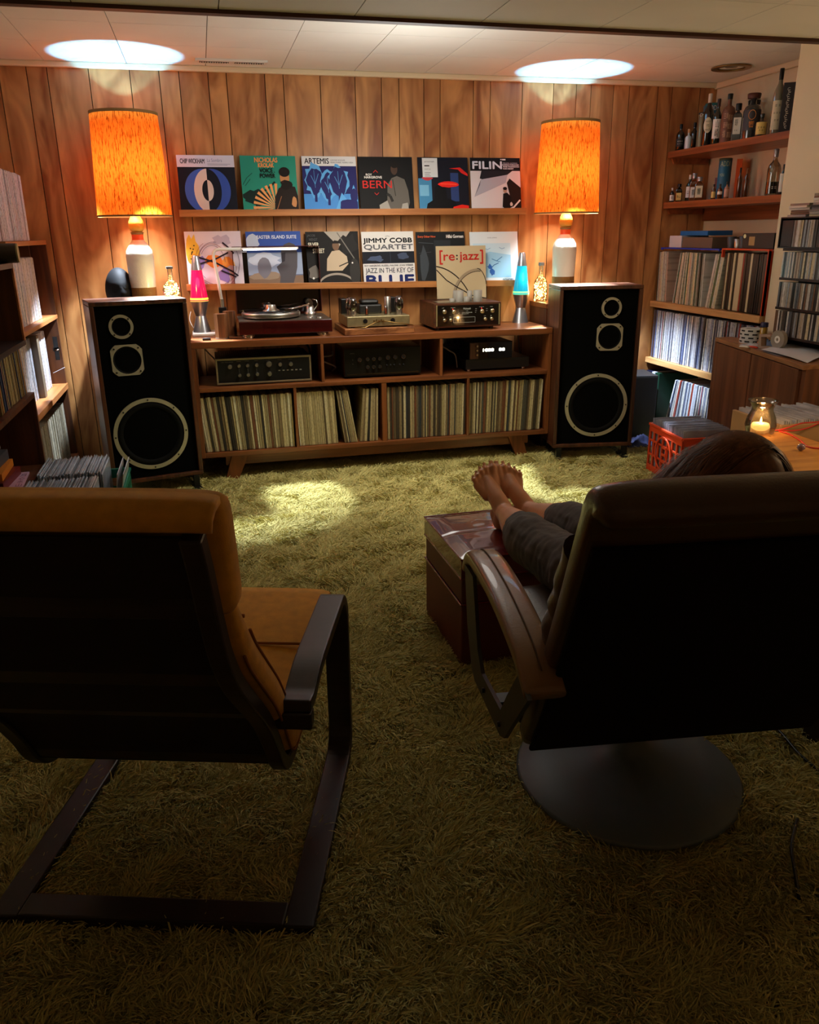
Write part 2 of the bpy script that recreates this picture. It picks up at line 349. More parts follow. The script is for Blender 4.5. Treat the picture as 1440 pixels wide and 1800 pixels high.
# ------------------------------------------------------------ carpet pile: one clump of yarn repeated over the floor
def carpet():
    rnd = random.Random(3); mb = MB(); variants = 5; gid = []
    for vI in range(variants):
        for _ in range(78):
            a = rnd.uniform(0, 2*PI); rr = .036*math.sqrt(rnd.random()); x, y = rr*math.cos(a), rr*math.sin(a)
            lean = rnd.uniform(.55, 1.3); da = rnd.gauss(-x*9, .38); L = rnd.uniform(.034, .058); w = rnd.uniform(.0009, .0016)
            dx, dy = math.cos(da), math.sin(da); px, py, pz = x, y, 0.0; ang = .15; pts = [(px, py, pz)]
            for k in range(4):
                ang += lean*.42; px += dx*math.sin(ang)*L/4; py += dy*math.sin(ang)*L/4; pz += math.cos(ang)*L/4
                dx2, dy2 = dx, dy; tw = rnd.gauss(0, .25); dx, dy = dx2*math.cos(tw)-dy2*math.sin(tw), dx2*math.sin(tw)+dy2*math.cos(tw); pts.append((px, py, pz))
            vs = []; ca = rnd.uniform(0, PI); ox, oy = math.cos(ca)*w, math.sin(ca)*w
            for i, p in enumerate(pts):
                q = 1 if i < 4 else .35; vs += [(p[0]-ox*q, p[1]-oy*q, p[2]), (p[0]+ox*q, p[1]+oy*q, p[2]+.0006)]
            mb.smooth = True; mb.add(vs, [(2*i, 2*i+1, 2*i+3, 2*i+2) for i in range(4)]); gid += [vI]*4
    m = bpy.data.materials.new('olive_shag_yarn'); m.use_nodes = True; nt = m.node_tree; b = nt.nodes['Principled BSDF']; L_ = nt.links.new
    geo = nt.nodes.new('ShaderNodeNewGeometry'); oi = nt.nodes.new('ShaderNodeObjectInfo'); sep = nt.nodes.new('ShaderNodeSeparateXYZ'); L_(geo.outputs['Position'], sep.inputs[0])
    add = nt.nodes.new('ShaderNodeMath'); add.operation = 'ADD'; L_(geo.outputs['Random Per Island'], add.inputs[0]); L_(oi.outputs['Random'], add.inputs[1])
    hf = nt.nodes.new('ShaderNodeMath'); hf.operation = 'MULTIPLY'; hf.inputs[1].default_value = .5; L_(add.outputs[0], hf.inputs[0])
    r = nt.nodes.new('ShaderNodeValToRGB'); r.color_ramp.elements[0].color = (*lin((160, 148, 78)), 1); r.color_ramp.elements[1].color = (*lin((226, 216, 140)), 1); L_(hf.outputs[0], r.inputs[0])
    L_(r.outputs[0], b.inputs['Base Color']); b.inputs['Roughness'].default_value = .75; b.inputs['Specular IOR Level'].default_value = .25; b.inputs['Sheen Weight'].default_value = .15
    o = mb.build('carpet_pile', m)
    at_ = o.data.attributes.new('gid', 'INT', 'FACE'); at_.data.foreach_set('value', gid)
    tag(o, 'olive yellow shag carpet pile covering the whole floor', 'carpet', kind='stuff')
    ng = bpy.data.node_groups.new('pile', 'GeometryNodeTree'); ng.interface.new_socket('Geometry', in_out='INPUT', socket_type='NodeSocketGeometry'); ng.interface.new_socket('Geometry', in_out='OUTPUT', socket_type='NodeSocketGeometry')
    N = ng.nodes.new; K = ng.links.new; gi = N('NodeGroupInput'); go = N('NodeGroupOutput')
    sp = N('GeometryNodeSplitToInstances'); sp.domain = 'FACE'; na = N('GeometryNodeInputNamedAttribute'); na.data_type = 'INT'; na.inputs['Name'].default_value = 'gid'
    K(gi.outputs[0], sp.inputs['Geometry']); K(na.outputs[0], sp.inputs['Group ID'])
    gr = N('GeometryNodeMeshGrid'); gr.inputs['Size X'].default_value = 4.44; gr.inputs['Size Y'].default_value = 4.6; gr.inputs['Vertices X'].default_value = 2; gr.inputs['Vertices Y'].default_value = 2
    tr = N('GeometryNodeTransform'); tr.inputs['Translation'].default_value = (1.02, -2.32, 0.0); K(gr.outputs[0], tr.inputs[0])
    dp = N('GeometryNodeDistributePointsOnFaces'); dp.inputs['Density'].default_value = 1900; K(tr.outputs[0], dp.inputs['Mesh'])
    ip = N('GeometryNodeInstanceOnPoints'); ip.inputs['Pick Instance'].default_value = True; K(dp.outputs['Points'], ip.inputs['Points']); K(sp.outputs[0], ip.inputs['Instance'])
    rz = N('FunctionNodeRandomValue'); rz.data_type = 'FLOAT'; rz.inputs[2].default_value = -.55; rz.inputs[3].default_value = .55; rz.inputs['Seed'].default_value = 5
    pos = N('GeometryNodeInputPosition'); nz = N('ShaderNodeTexNoise'); nz.inputs['Scale'].default_value = 4.2; nz.inputs['Detail'].default_value = 2; K(pos.outputs[0], nz.inputs['Vector'])
    mm = N('ShaderNodeMath'); mm.operation = 'MULTIPLY'; mm.inputs[1].default_value = 26.0; K(nz.outputs[0], mm.inputs[0])
    ad = N('ShaderNodeMath'); ad.operation = 'ADD'; K(mm.outputs[0], ad.inputs[0]); K(rz.outputs[1], ad.inputs[1])
    cb = N('ShaderNodeCombineXYZ'); K(ad.outputs[0], cb.inputs[2]); K(cb.outputs[0], ip.inputs['Rotation'])
    rs = N('FunctionNodeRandomValue'); rs.data_type = 'FLOAT'; rs.inputs[2].default_value = .62; rs.inputs[3].default_value = 1.02; rs.inputs['Seed'].default_value = 9
    n2 = N('ShaderNodeTexNoise'); n2.inputs['Scale'].default_value = 13; n2.inputs['Detail'].default_value = 1; K(pos.outputs[0], n2.inputs['Vector']); ma = N('ShaderNodeMath'); ma.operation = 'MULTIPLY'; ma.inputs[1].default_value = .75; K(n2.outputs[0], ma.inputs[0]); mb_ = N('ShaderNodeMath'); mb_.operation = 'ADD'; mb_.inputs[1].default_value = -.22; K(ma.outputs[0], mb_.inputs[0]); mc = N('ShaderNodeMath'); mc.operation = 'ADD'; K(rs.outputs[1], mc.inputs[0]); K(mb_.outputs[0], mc.inputs[1]); K(mc.outputs[0], ip.inputs['Scale'])
    K(ip.outputs[0], go.inputs[0]); md = o.modifiers.new('pile', 'NODES'); md.node_group = ng
    return o
carpet()
# ------------------------------------------------------------ console
con = thing('media_console', 'long teak console holding the hi-fi and four bays of records, on splayed legs', 'console', (0, 0, 0))
X0, X1, YF, YK = -.10, 1.997, -.48, -.045
MB().box(X0, X1, YF, YK, .768, .805).build('top_board', m_teak, con, bev=.003)
for a in (X0, X1-.022): MB().box(a, a+.022, YF, YK, .158, .768).build('side_panel', m_teakv, con, bev=.002)
MB().box(X0+.022, X1-.022, YF, YK, .158, .184).build('bottom_board', m_teak, con, bev=.002)
MB().box(X0+.022, X1-.022, YF, YK, .530, .553).build('shelf', m_teak, con, bev=.002)
for a, b in ((.600, .617), (1.297, 1.315)): MB().box(a, b, YF+.002, YK, .553, .768).build('divider', m_teakv, con, bev=.002)
for a, b in ((.436, .452), (.945, .975), (1.466, 1.481)): MB().box(a, b, YF+.002, YK, .184, .530).build('divider', m_teakv, con, bev=.002)
MB().box(X0+.022, X1-.022, YK-.006, YK, .184, .530).build('back_panel', m_teakv, con)
MB().box(.03, 1.88, -.44, -.415, .098, .158).build('rail', m_teak, con, bev=.003)
MB().box(.03, 1.88, -.10, -.075, .098, .158).build('rail', m_teak, con, bev=.003)
for xa, s in ((.16, -1), (1.74, 1)):
    for y in (-.455, -.115):
        MB().prism([(0, 0), (.075, 0), (.075+.0, .0), (.14, .145), (.045, .145)] if s < 0 else [(0, 0), (-.075, 0), (-.14, .145), (-.045, .145)], .03,
                   Matrix.Translation((xa-.14 if s < 0 else xa+.14, y, .012))).build('leg', m_teakv, con, bev=.003)
    MB().box(xa-.10 if s < 0 else xa+.06, xa-.06 if s < 0 else xa+.10, -.43, -.09, .03, .155).build('stretcher', m_teakv, con)

# ------------------------------------------------------------ records
def lp_mesh(name, t, m, d=.312, h=.313):
    mb = MB(); mb.box(-t/2, t/2, .002, d, 0, h); mb.box(-t/2+.0006, t/2-.0006, 0, .002, .002, h-.002)
    o = mb.build(name, m); me = o.data; bpy.data.objects.remove(o); return me
def lp_row(group, label, m, x0, x1, zb, frm, rz, tl=(.0075, .0165), lean0=0, lean1=0, name='record_sleeve', cat='record', d=.312, h=.313, jit=.006, seed=1, back=.02, stuff=None):
    """sleeves standing between x0 and x1 along the row axis; frm maps (s, inset) to a world x,y"""
    rnd = random.Random(seed); ms = [lp_mesh(name, t, m, d, h*q) for t, q in ((tl[0], 1), ((tl[0]*2+tl[1])/3, .992), ((tl[0]+tl[1]*2)/3, 1.004), (tl[1], .997))]; ts = [tl[0], (tl[0]*2+tl[1])/3, (tl[0]+tl[1]*2)/3, tl[1]]
    s = x0; k = 0; n = 0
    while True:
        k = rnd.choice((0, 0, 1, 1, 2, 3)); t = ts[k]
        q = (s-x0)/max(1e-6, x1-x0); ln = lean0+(lean1-lean0)*min(1, q)
        foot = t/max(.2, math.cos(ln))+.0009
        if s+foot > x1: break
        x, y = frm(s+foot/2, back+rnd.uniform(0, jit))
        if stuff is not None:
            T = Matrix.Translation((x, y, zb+abs(math.sin(ln))*t/2+.0005)) @ Matrix.Rotation(rz, 4, 'Z') @ Matrix.Rotation(ln, 4, 'Y'); stuff.mat(m).box(-t/2, t/2, 0, d, 0, h*rnd.choice((1, .992, 1.004)), T); s += foot; continue
        o = bpy.data.objects.new(name, ms[k]); COL.objects.link(o); o.location = (x, y, zb+abs(math.sin(ln))*t/2+.0005); o.rotation_euler = (0, ln, rz)
        tag(o, label, cat, group); s += foot; n += 1
    return n
cream = [(178, 160, 112), (158, 142, 98), (92, 76, 50), (196, 182, 140), (58, 48, 34), (146, 128, 88), (36, 30, 26), (188, 172, 124), (120, 100, 68), (104, 60, 34), (168, 152, 108), (72, 70, 60), (206, 196, 160), (84, 66, 44), (150, 134, 96), (46, 50, 52)]
p_con = PAL('worn_record_spines', cream, .6)
fc = lambda s, i: (s, YF+.0+i)
lp_row('records in the first bay', 'worn cream and brown record sleeve in the leftmost bay of the console', p_con, -.072, .430, .1845, fc, 0, lean0=-.09, lean1=-.01, seed=2)
lp_row('records in the second bay, upright', 'cream record sleeve upright in the left part of the second console bay', PAL('cream_record_spines', [c for c in cream if c[0] > 140]+[(92, 76, 50)], .6), .458, .688, .1845, fc, 0, lean0=-.03, lean1=-.045, seed=3)
lp_row('records in the second bay, leaning left', 'brown record sleeve leaning left beside the gap of the second console bay', p_con, .722, .800, .1845, fc, 0, lean0=-.13, lean1=-.16, tl=(.006, .012), seed=4)
lp_row('records in the second bay, leaning right', 'record sleeve leaning right at the right end of the second console bay', p_con, .812, .925, .1845, fc, 0, lean0=.085, lean1=.02, seed=5)
lp_row('records in the third bay', 'worn record sleeve in the third bay of the console', p_con, .982, 1.462, .1845, fc, 0, lean0=.0, lean1=.015, seed=6)
lp_row('records in the fourth bay', 'record sleeve in the rightmost bay of the console', p_con, 1.486, 1.952, .1845, fc, 0, lean0=.01, lean1=.05, seed=7)

# ------------------------------------------------------------ picture ledges and displayed sleeves
def ledge(label, x0, x1, z0, z1, tilt):
    o = thing('picture_ledge', label, 'shelf', ((x0+x1)/2, 0, z0), 0)
    o.rotation_euler = (0, tilt, 0); w = (x1-x0)/2; h = .036
    m1 = WOOD('ledge_wood', (150, 92, 46), (190, 126, 68), .45, (1.6, 30, 30))
    MB().box(-w, w, -.10, -.082, 0, h).build('front_lip', m1, o, bev=.002)
    MB().box(-w, w, -.082, 0, 0, .012).build('ledge_board', m1, o, bev=.001)
    return o
ledge('upper wooden picture ledge with six record sleeves', -.10, 1.955, 1.449, 1.449, 0)
ledge('lower wooden picture ledge behind the turntable and amplifiers', -.10, 1.93, 1.038, 1.038, .0125)

BL = (14, 14, 16); WH = (226, 224, 220)
def cover(label, x0, z0, x1, z1, draws, bg, yb=-.079, yt=-.02, w=None, cat='record', group=None):
    """sleeve leaning on the wall: bottom edge at (x0, yb, z0), top at z1; draws in unit square"""
    S = x1-x0; h = math.hypot(z1-z0, yt-yb); H = .313; a = math.atan2(yt-yb, z1-z0)
    o = MB().box(0, S, 0, .004, 0, H).build('record_sleeve', M('cover_%d_%d_%d' % bg, bg, .6, spec=.2))
    o.location = (x0, yb, z0); o.rotation_euler = (-a, 0, 0)
    tag(o, label, cat, 'record sleeves shown on the ledges'); mb = MB(); y = -.0004
    for d in draws:
        k = d[0]; y -= .00012
        X = lambda u: u*S
        Z = lambda u: u*H
        if k == 'r': mb.mat(M('ink_%d_%d_%d' % d[5], d[5], .6, spec=.2)); mb.add([(X(d[1]), y, Z(d[2])), (X(d[3]), y, Z(d[2])), (X(d[3]), y, Z(d[4])), (X(d[1]), y, Z(d[4]))], [(0, 1, 2, 3)])
        elif k == 'e':
            a0, a1 = (d[6], d[7]) if len(d) > 6 else (0, 360); n = 36; mb.mat(M('ink_%d_%d_%d' % d[5], d[5], .6, spec=.2))
            pts = [(X(d[1]+d[3]*math.cos(R(a0+(a1-a0)*i/n))), y, Z(d[2]+d[4]*math.sin(R(a0+(a1-a0)*i/n)))) for i in range(n+1)]
            if a1-a0 >= 360: pts = pts[:-1]
            mb.add(pts, [tuple(range(len(pts)))])
        elif k == 'p': mb.mat(M('ink_%d_%d_%d' % d[2], d[2], .6, spec=.2)); mb.add([(X(a_), y, Z(b_)) for a_, b_ in d[1]], [tuple(range(len(d[1])))])
        elif k == 't': mb.mat(M('ink_%d_%d_%d' % d[6], d[6], .6, spec=.2)); put_text(mb, d[1], X(d[2]), Z(d[3]), X(d[4]), Z(d[5]), y, bold=(d[7] if len(d) > 7 else 0))
        elif k == 'l':
            mb.mat(M('ink_%d_%d_%d' % d[3], d[3], .6, spec=.2)); P = d[1]; wd = d[2]/2
            for i in range(len(P)-1):
                (a_, b_), (c_, e_) = P[i], P[i+1]; L = math.hypot(c_-a_, e_-b_) or 1; nx, nz = -(e_-b_)/L*wd, (c_-a_)/L*wd
                mb.add([(X(a_-nx), y, Z(b_-nz)), (X(c_-nx), y, Z(e_-nz)), (X(c_+nx), y, Z(e_+nz)), (X(a_+nx), y, Z(b_+nz))], [(0, 1, 2, 3)])
    if mb.v: mb.build('cover_print', None, o)
    return o
rn = random.Random(11)
def blob(cx, cy, rx, ry, n=14, j=.18):
    return [(min(.995, max(.005, cx+rx*(1+rn.uniform(-j, j))*math.cos(2*PI*i/n))), min(.995, max(.005, cy+ry*(1+rn.uniform(-j, j))*math.sin(2*PI*i/n)))) for i in range(n)]
def arc(cx, cy, rx, ry, a0, a1, n=16): return [(cx+rx*math.cos(R(a0+(a1-a0)*i/n)), cy+ry*math.sin(R(a0+(a1-a0)*i/n))) for i in range(n+1)]
ZT = 1.772; ZB = 1.463
G1 = (206, 210, 224); BLU = (62, 98, 190); NV = (22, 26, 38)
cover('record sleeve with a two-tone blue and cream eye shape, first on the upper ledge', -.088, ZB, .224, ZT, [
    ('r', 0, .80, 1, 1, G1), ('t', 'CHIP WICKHAM', .06, .86, .48, .94, (30, 32, 46), .0006), ('t', 'La Sombra', .53, .885, .79, .945, (120, 140, 170)), ('l', [(.53, .855), (.93, .85)], .006, (120, 130, 150)), ('l', [(.53, .835), (.88, .83)], .006, (120, 130, 150)),
    ('e', .42, .40, .32, .37, BLU), ('e', .58, .40, .32, .37, (54, 84, 170)), ('e', .50, .40, .24, .37, NV), ('e', .50, .40, .24, .37, (214, 204, 196), 90, 270), ('e', .50, .40, .10, .18, NV, 90, 270), ('e', .50, .40, .10, .18, (214, 204, 196), -90, 90)], NV)
GR = (42, 142, 120); OR = (228, 158, 96)
cover('green record sleeve with a bearded man and an orange fan of rays', .256, ZB, .568, ZT, [
    ('p', blob(.24, .28, .26, .13, 18, .3), (20, 40, 36)), ('l', [(.25, .05), (.22, .3), (.45, .42), (.60, .55)], .035, (20, 40, 36)),
    ('l', [(.02, .5), (.1, .62), (.2, .7)], .01, (20, 70, 60)), ('l', [(.06, .48), (.16, .6)], .01, (20, 70, 60))] +
    [('p', [(.60, .10), (.60+.42*math.cos(R(a)), .10+.42*math.sin(R(a))), (.60+.42*math.cos(R(a+7)), .10+.42*math.sin(R(a+7)))], OR) for a in range(85, 200, 13)] +
    [('p', [(.56, .0), (.58, .28), (.66, .44), (.80, .50), (.96, .46), (1, .3), (1, 0)], (34, 24, 20)), ('e', .78, .62, .085, .13, (190, 132, 84)), ('e', .78, .72, .10, .085, (26, 18, 14)), ('p', blob(.80, .50, .10, .09), (24, 16, 12)), ('l', [(.60, .05), (.70, .3)], .01, (170, 110, 70)), ('p', blob(.93, .2, .05, .09), (190, 132, 84)), ('e', .74, .55, .02, .015, (60, 30, 20)),
     ('t', 'NICHOLAS', .26, .885, .67, .965, OR, .0012), ('t', 'KROLAK', .32, .80, .60, .87, OR, .0012), ('t', 'VOICE .', .34, .71, .61, .78, (16, 26, 24), .0012), ('t', 'POWER', .34, .62, .61, .69, (16, 26, 24), .0012)], GR)
SB = (88, 160, 220); DB = (30, 30, 92)
def tree(x, y, w, h): return [('p', blob(x, y+h*.62, w*1.25, h*.46, 20, .22), SB), ('p', blob(x, y+h*.62, w, h*.38, 16, .22), DB), ('l', [(x, y), (x+.01, y+h*.6)], .045, DB), ('l', [(x-w*.5, y+h*.75), (x, y+h*.5), (x+w*.5, y+h*.8)], .008, SB), ('l', [(x, y+h*.4), (x-.01, y+h*.9)], .006, SB)]
cover('blue record sleeve printed with dark trees, third on the upper ledge', .603, ZB, .917, ZT, [
    ('r', 0, .34, 1, .83, DB), ('r', 0, .83, 1, 1, (214, 214, 216)), ('t', 'ARTEMIS', .05, .87, .50, .965, (24, 24, 40), .0008), ('t', 'ALLISON MILLER  NICOLE GLOVER', .53, .92, .80, .945, (40, 40, 60)), ('t', 'RENEE ROSNES  NORIKO UEDA', .53, .88, .95, .905, (40, 40, 60))] +
    tree(.22, .2, .14, .62)+tree(.46, .14, .12, .55)+tree(.66, .18, .15, .62)+[('p', [(.55, .0), (.7, .36), (.82, .2), (.93, .5), (1, .3), (1, 0)], SB), ('p', blob(.84, .14, .2, .12), DB), ('p', blob(.93, .3, .07, .12), DB), ('l', [(.05, .06), (.6, .05)], .008, (24, 24, 60)), ('t', 'ARBORESQUE', .55, .005, .95, .04, DB)], (70, 136, 206))
RD = (196, 40, 36)
cover('black record sleeve with a seated trumpeter and red lettering', .930, ZB, 1.254, ZT, [
    ('p', [(.38, .0), (.36, .12), (.50, .22), (.52, .5), (.60, .62), (.70, .66), (.84, .60), (.90, .4), (.92, .18), (.86, 0)], (92, 88, 82)), ('p', [(.36, 0), (.35, .14), (.5, .22), (.56, .05), (.56, 0)], (150, 146, 138)), ('p', [(.74, 0), (.78, .16), (.88, .18), (.9, 0)], (150, 146, 138)),
    ('e', .655, .78, .062, .10, (70, 52, 42)), ('e', .665, .86, .07, .06, (18, 14, 12)), ('l', [(.50, .34), (.56, .30), (.60, .20)], .05, (40, 38, 36)), ('l', [(.62, .6), (.66, .3)], .012, (40, 38, 36)),
    ('t', 'ROY', .13, .665, .24, .70, WH, .0005), ('t', 'HARGROVE', .10, .615, .42, .655, WH, .0006), ('t', 'BERN', .06, .44, .60, .575, RD), ('l', [(.27, .72), (.31, .76), (.35, .72)], .01, RD), ('l', [(.27, .36), (.31, .32), (.35, .36)], .01, RD)], BL)
cover('black and blue record sleeve with blurred red lights and a white label', 1.287, ZB, 1.597, ZT, [
    ('r', 0, 0, .26, .62, (64, 128, 170)), ('r', .64, .2, .80, .72, (40, 60, 110)), ('r', .02, .3, .2, .5, (110, 170, 205)), ('p', blob(.18, .62, .1, .04), (180, 60, 70)), ('p', [(.12, 0), (.16, .16), (.3, .24), (.32, .46), (.42, .52), (.54, .44), (.56, .26), (.72, .2), (.78, 0)], (8, 8, 12)),
    ('p', blob(.60, .51, .20, .055, 16, .12), (220, 36, 26)), ('l', [(.44, .52), (.76, .51)], .012, (250, 90, 60)), ('p', [(.62, .80), (.84, .82), (.99, .70), (.99, .66), (.86, .72), (.8, .78)], (200, 34, 30)), ('p', [(.64, .0), (.68, .10), (.85, .14), (.99, .12), (.99, 0)], (214, 36, 24)),
    ('r', .09, .64, .39, .985, (205, 210, 212)), ('t', 'jeremiah', .13, .90, .33, .935, (70, 70, 80)), ('l', [(.13, .845), (.23, .845)], .02, (20, 20, 24)), ('t', 'stand up', .13, .77, .25, .80, (70, 70, 80)), ('l', [(.13, .72), (.25, .72)], .008, (110, 110, 120)), ('l', [(.13, .69), (.23, .69)], .008, (110, 110, 120)), ('l', [(.13, .66), (.25, .66)], .008, (110, 110, 120))], (16, 18, 30))
cover('black and white record sleeve with folded paper planes, last on the upper ledge', 1.612, ZB, 1.930, ZT, [
    ('r', 0, 0, 1, .76, (206, 202, 204)), ('r', .0, .76, 1, 1, BL), ('t', 'FILIN', .05, .80, .63, .93, (206, 214, 226), .002), ('t', 'MELISSA ALDANA', .66, .89, .95, .915, (180, 180, 190)), ('t', 'GONZALO RUBALCABA', .64, .86, .98, .882, (220, 220, 226), .0004), ('t', 'PETER WASHINGTON', .66, .825, .98, .847, (220, 220, 226), .0004), ('t', 'KUSH ABADEY', .66, .79, .87, .812, (220, 220, 226), .0004), ('e', .62, .97, .015, .01, WH), ('r', .64, .955, .71, .98, WH),
    ('p', [(.22, .76), (.18, .62), (.36, .56), (.74, .69), (.84, .76)], (28, 28, 34)), ('p', [(.06, .28), (.20, .60), (.74, .69), (.70, .54)], (168, 168, 178)), ('p', [(.06, .28), (.18, .5), (.20, .60)], (90, 90, 100)), ('p', [(.78, .62), (.72, .54), (.82, .1), (.93, .0), (1, .0), (1, .45)], (30, 22, 20)),
    ('p', [(.62, .1), (.64, .34), (.72, .36), (.80, .28), (.82, .05), (.72, 0)], (14, 14, 16)), ('e', .68, .40, .04, .05, (170, 140, 120)), ('e', .68, .435, .042, .03, BL), ('l', [(.66, .02), (.84, .08), (.98, .22)], .03, (220, 216, 214)), ('p', blob(.80, .14, .03, .04, 8), (200, 190, 184))], (206, 202, 204))
z0, z1 = 1.056, 1.364
dz = lambda x: -.0125*(x-.9)
def lower(label, x0, x1, draws, bg): return cover(label, x0, z0+dz(x0)-.005, x1, z1+dz(x0)-.005, draws, bg)
VI = (150, 130, 200); OG = (240, 140, 60); YL = (236, 190, 70)
flow = [('p', blob(.12, .68, .12, .24, 16, .25), YL), ('p', blob(.12, .52, .08, .10, 12, .25), (240, 170, 60)), ('p', blob(.25, .45, .09, .11, 12, .3), VI), ('p', blob(.50, .46, .16, .12, 12, .4), OG), ('p', blob(.72, .45, .12, .09, 10, .4), (246, 170, 80)), ('p', blob(.66, .20, .10, .13, 12, .3), VI), ('p', blob(.64, .84, .14, .08, 12, .5), (190, 176, 196))]
for _ in range(9): flow.append(('e', .08+.1*rn.random(), .5+.3*rn.random(), .012, .012, (60, 50, 40)))
for k in range(7): flow.append(('l', arc(.46+.05*rn.random(), .45, .22+.04*k, .30+.03*k, 40*k, 40*k+150), .006, (150, 90, 80) if k % 2 else (90, 70, 110)))
for p in ([(.2, .55), (.5, .45), (.8, .28), (.9, .2)], [(.2, .42), (.5, .50), (.75, .62)], [(.66, .8), (.75, .72), (.85, .6)], [(.6, .3), (.78, .22), (.86, .18)]): flow.append(('l', p, .028, (44, 36, 48)))
lower('white record sleeve with orange and violet scribbled flowers', -.086, .229, flow, (226, 212, 224))
moai = [('r', 0, .55, 1, 1, (58, 88, 168)), ('r', 0, .22, 1, .62, (150, 164, 190)), ('p', blob(.10, .82, .14, .13, 14, .3), (190, 200, 220)), ('p', blob(.30, .48, .30, .12, 16, .3), (196, 204, 220)), ('r', 0, 0, 1, .20, (128, 104, 86)), ('p', blob(.3, .2, .3, .07, 14, .3), (150, 130, 110)), ('p', blob(.30, .34, .12, .18, 14, .15), (120, 118, 128)),
    ('p', [(.55, .02), (.58, .20), (.52, .36), (.62, .44), (.62, .64), (.68, .76), (.78, .80), (.88, .76), (.92, .6), (.9, .35), (.86, .2), (.8, .03)], (84, 80, 84)), ('p', [(.62, .44), (.62, .6), (.7, .62), (.68, .46)], (50, 46, 52)), ('t', 'EASTER ISLAND SUITE', .20, .87, .92, .93, (214, 222, 240), .0006)]
lower('blue record sleeve showing stone heads under a cloudy sky, behind the turntable lid', .257, .574, moai, (100, 110, 140))
drum = [('p', [(.35, 1), (.62, .72), (.85, 1)], (170, 162, 152)), ('p', blob(.80, .75, .18, .2, 12, .4), (36, 34, 34)), ('l', [(.6, .98), (.9, .5)], .02, (120, 116, 110)), ('p', [(.36, .28), (.38, .50), (.48, .64), (.62, .66), (.76, .54), (.78, .4), (.66, .28)], (196, 176, 150)), ('e', .56, .74, .065, .09, (120, 92, 72)), ('p', [(.48, .78), (.54, .84), (.64, .82), (.65, .78)], (24, 22, 22)), ('l', [(.6, .36), (.8, .44), (.9, .40)], .02, (40, 36, 34)),
    ('e', .54, .0, .36, .24, (160, 150, 138), 0, 180), ('e', .54, .0, .33, .20, (30, 28, 28), 0, 180), ('e', .9, .25, .1, .25, (50, 48, 46)), ('p', blob(.12, .25, .10, .12, 10, .3), (110, 104, 98)), ('e', .1, .15, .02, .02, WH), ('e', .86, .42, .015, .015, WH), ('t', 'JACOB', .03, .90, .18, .95, (90, 90, 92)), ('t', 'WENDT', .06, .83, .22, .88, (90, 90, 92)), ('t', 'SILVER', .04, .72, .24, .80, (226, 220, 196), .0006), ('t', 'STREET', .12, .61, .34, .69, (226, 220, 196), .0006)]
lower('black and white record sleeve with a drummer in a cap', .603, .917, drum, (26, 24, 24))
cobb = [('t', 'JIMMY COBB', .03, .77, .97, .88, (20, 22, 30), .0018), ('t', 'QUARTET', .04, .655, .98, .76, (96, 98, 104), .0016), ('l', [(.46, .91), (.5, .92), (.54, .91)], .006, (60, 60, 60)), ('r', .0, .41, 1, .63, (20, 24, 34)), ('r', .53, .42, .535, .63, (60, 70, 90)), ('p', blob(.25, .5, .14, .06, 12, .4), (70, 84, 112)), ('p', blob(.78, .53, .14, .06, 12, .4), (64, 76, 100)), ('t', 'ROY HARGROVE / RUSSELL MALONE / JOHN WEBBER', .03, .345, .97, .385, (40, 44, 56), .0003), ('t', 'JAZZ IN THE KEY OF', .04, .205, .97, .325, (60, 64, 76), .0004), ('t', 'BLUE', .05, .0, .97, .185, (22, 36, 92), .0034)]
lower('white record sleeve with large blue lettering, fourth on the lower ledge', .937, 1.257, cobb, (216, 214, 212))
other = [('p', blob(.14, .4, .09, .3, 12, .3), (60, 66, 72)), ('l', [(.05, .8), (.35, .78)], .01, (70, 78, 84)), ('l', [(.05, .6), (.3, .62)], .008, (60, 64, 70)), ('r', .36, .0, .7, .84, (40, 46, 50)), ('t', 'Every Other Now', .04, .88, .40, .93, (206, 90, 50), .0004), ('t', 'Hillai Govreen', .62, .88, .97, .94, WH, .0006)]
lower('dark record sleeve mostly hidden behind the tan one on the amplifier', 1.273, 1.583, other, (28, 30, 32))
CY = (150, 200, 232)
birds = [('r', .06, .12, .84, .78, CY), ('p', [(.06, .5), (.4, .62), (.84, .55), (.84, .78), (.06, .78)], (190, 222, 240)), ('l', [(.34, .34), (.42, .3), (.48, .36), (.58, .40)], .014, (50, 96, 160)), ('l', [(.44, .48), (.54, .44), (.66, .52)], .012, (60, 110, 170)), ('l', [(.54, .44), (.62, .42)], .01, (60, 110, 170)), ('p', blob(.44, .22, .06, .06, 10, .4), (50, 100, 180)), ('p', blob(.40, .33, .04, .05, 10, .4), (50, 100, 180)), ('l', [(.3, .68), (.36, .66), (.42, .69)], .008, (90, 140, 190)), ('l', [(.6, .7), (.66, .67), (.72, .69)], .008, (90, 140, 190)), ('t', 'YUVAL AMIHAI', .36, .875, .56, .895, (110, 130, 150)), ('t', 'ECHOES', .66, .045, .88, .095, (90, 120, 150))]
lower('pale blue record sleeve with flying birds, last on the lower ledge', 1.616, 1.930, birds, (214, 228, 236))
SV = (186, 168, 132)
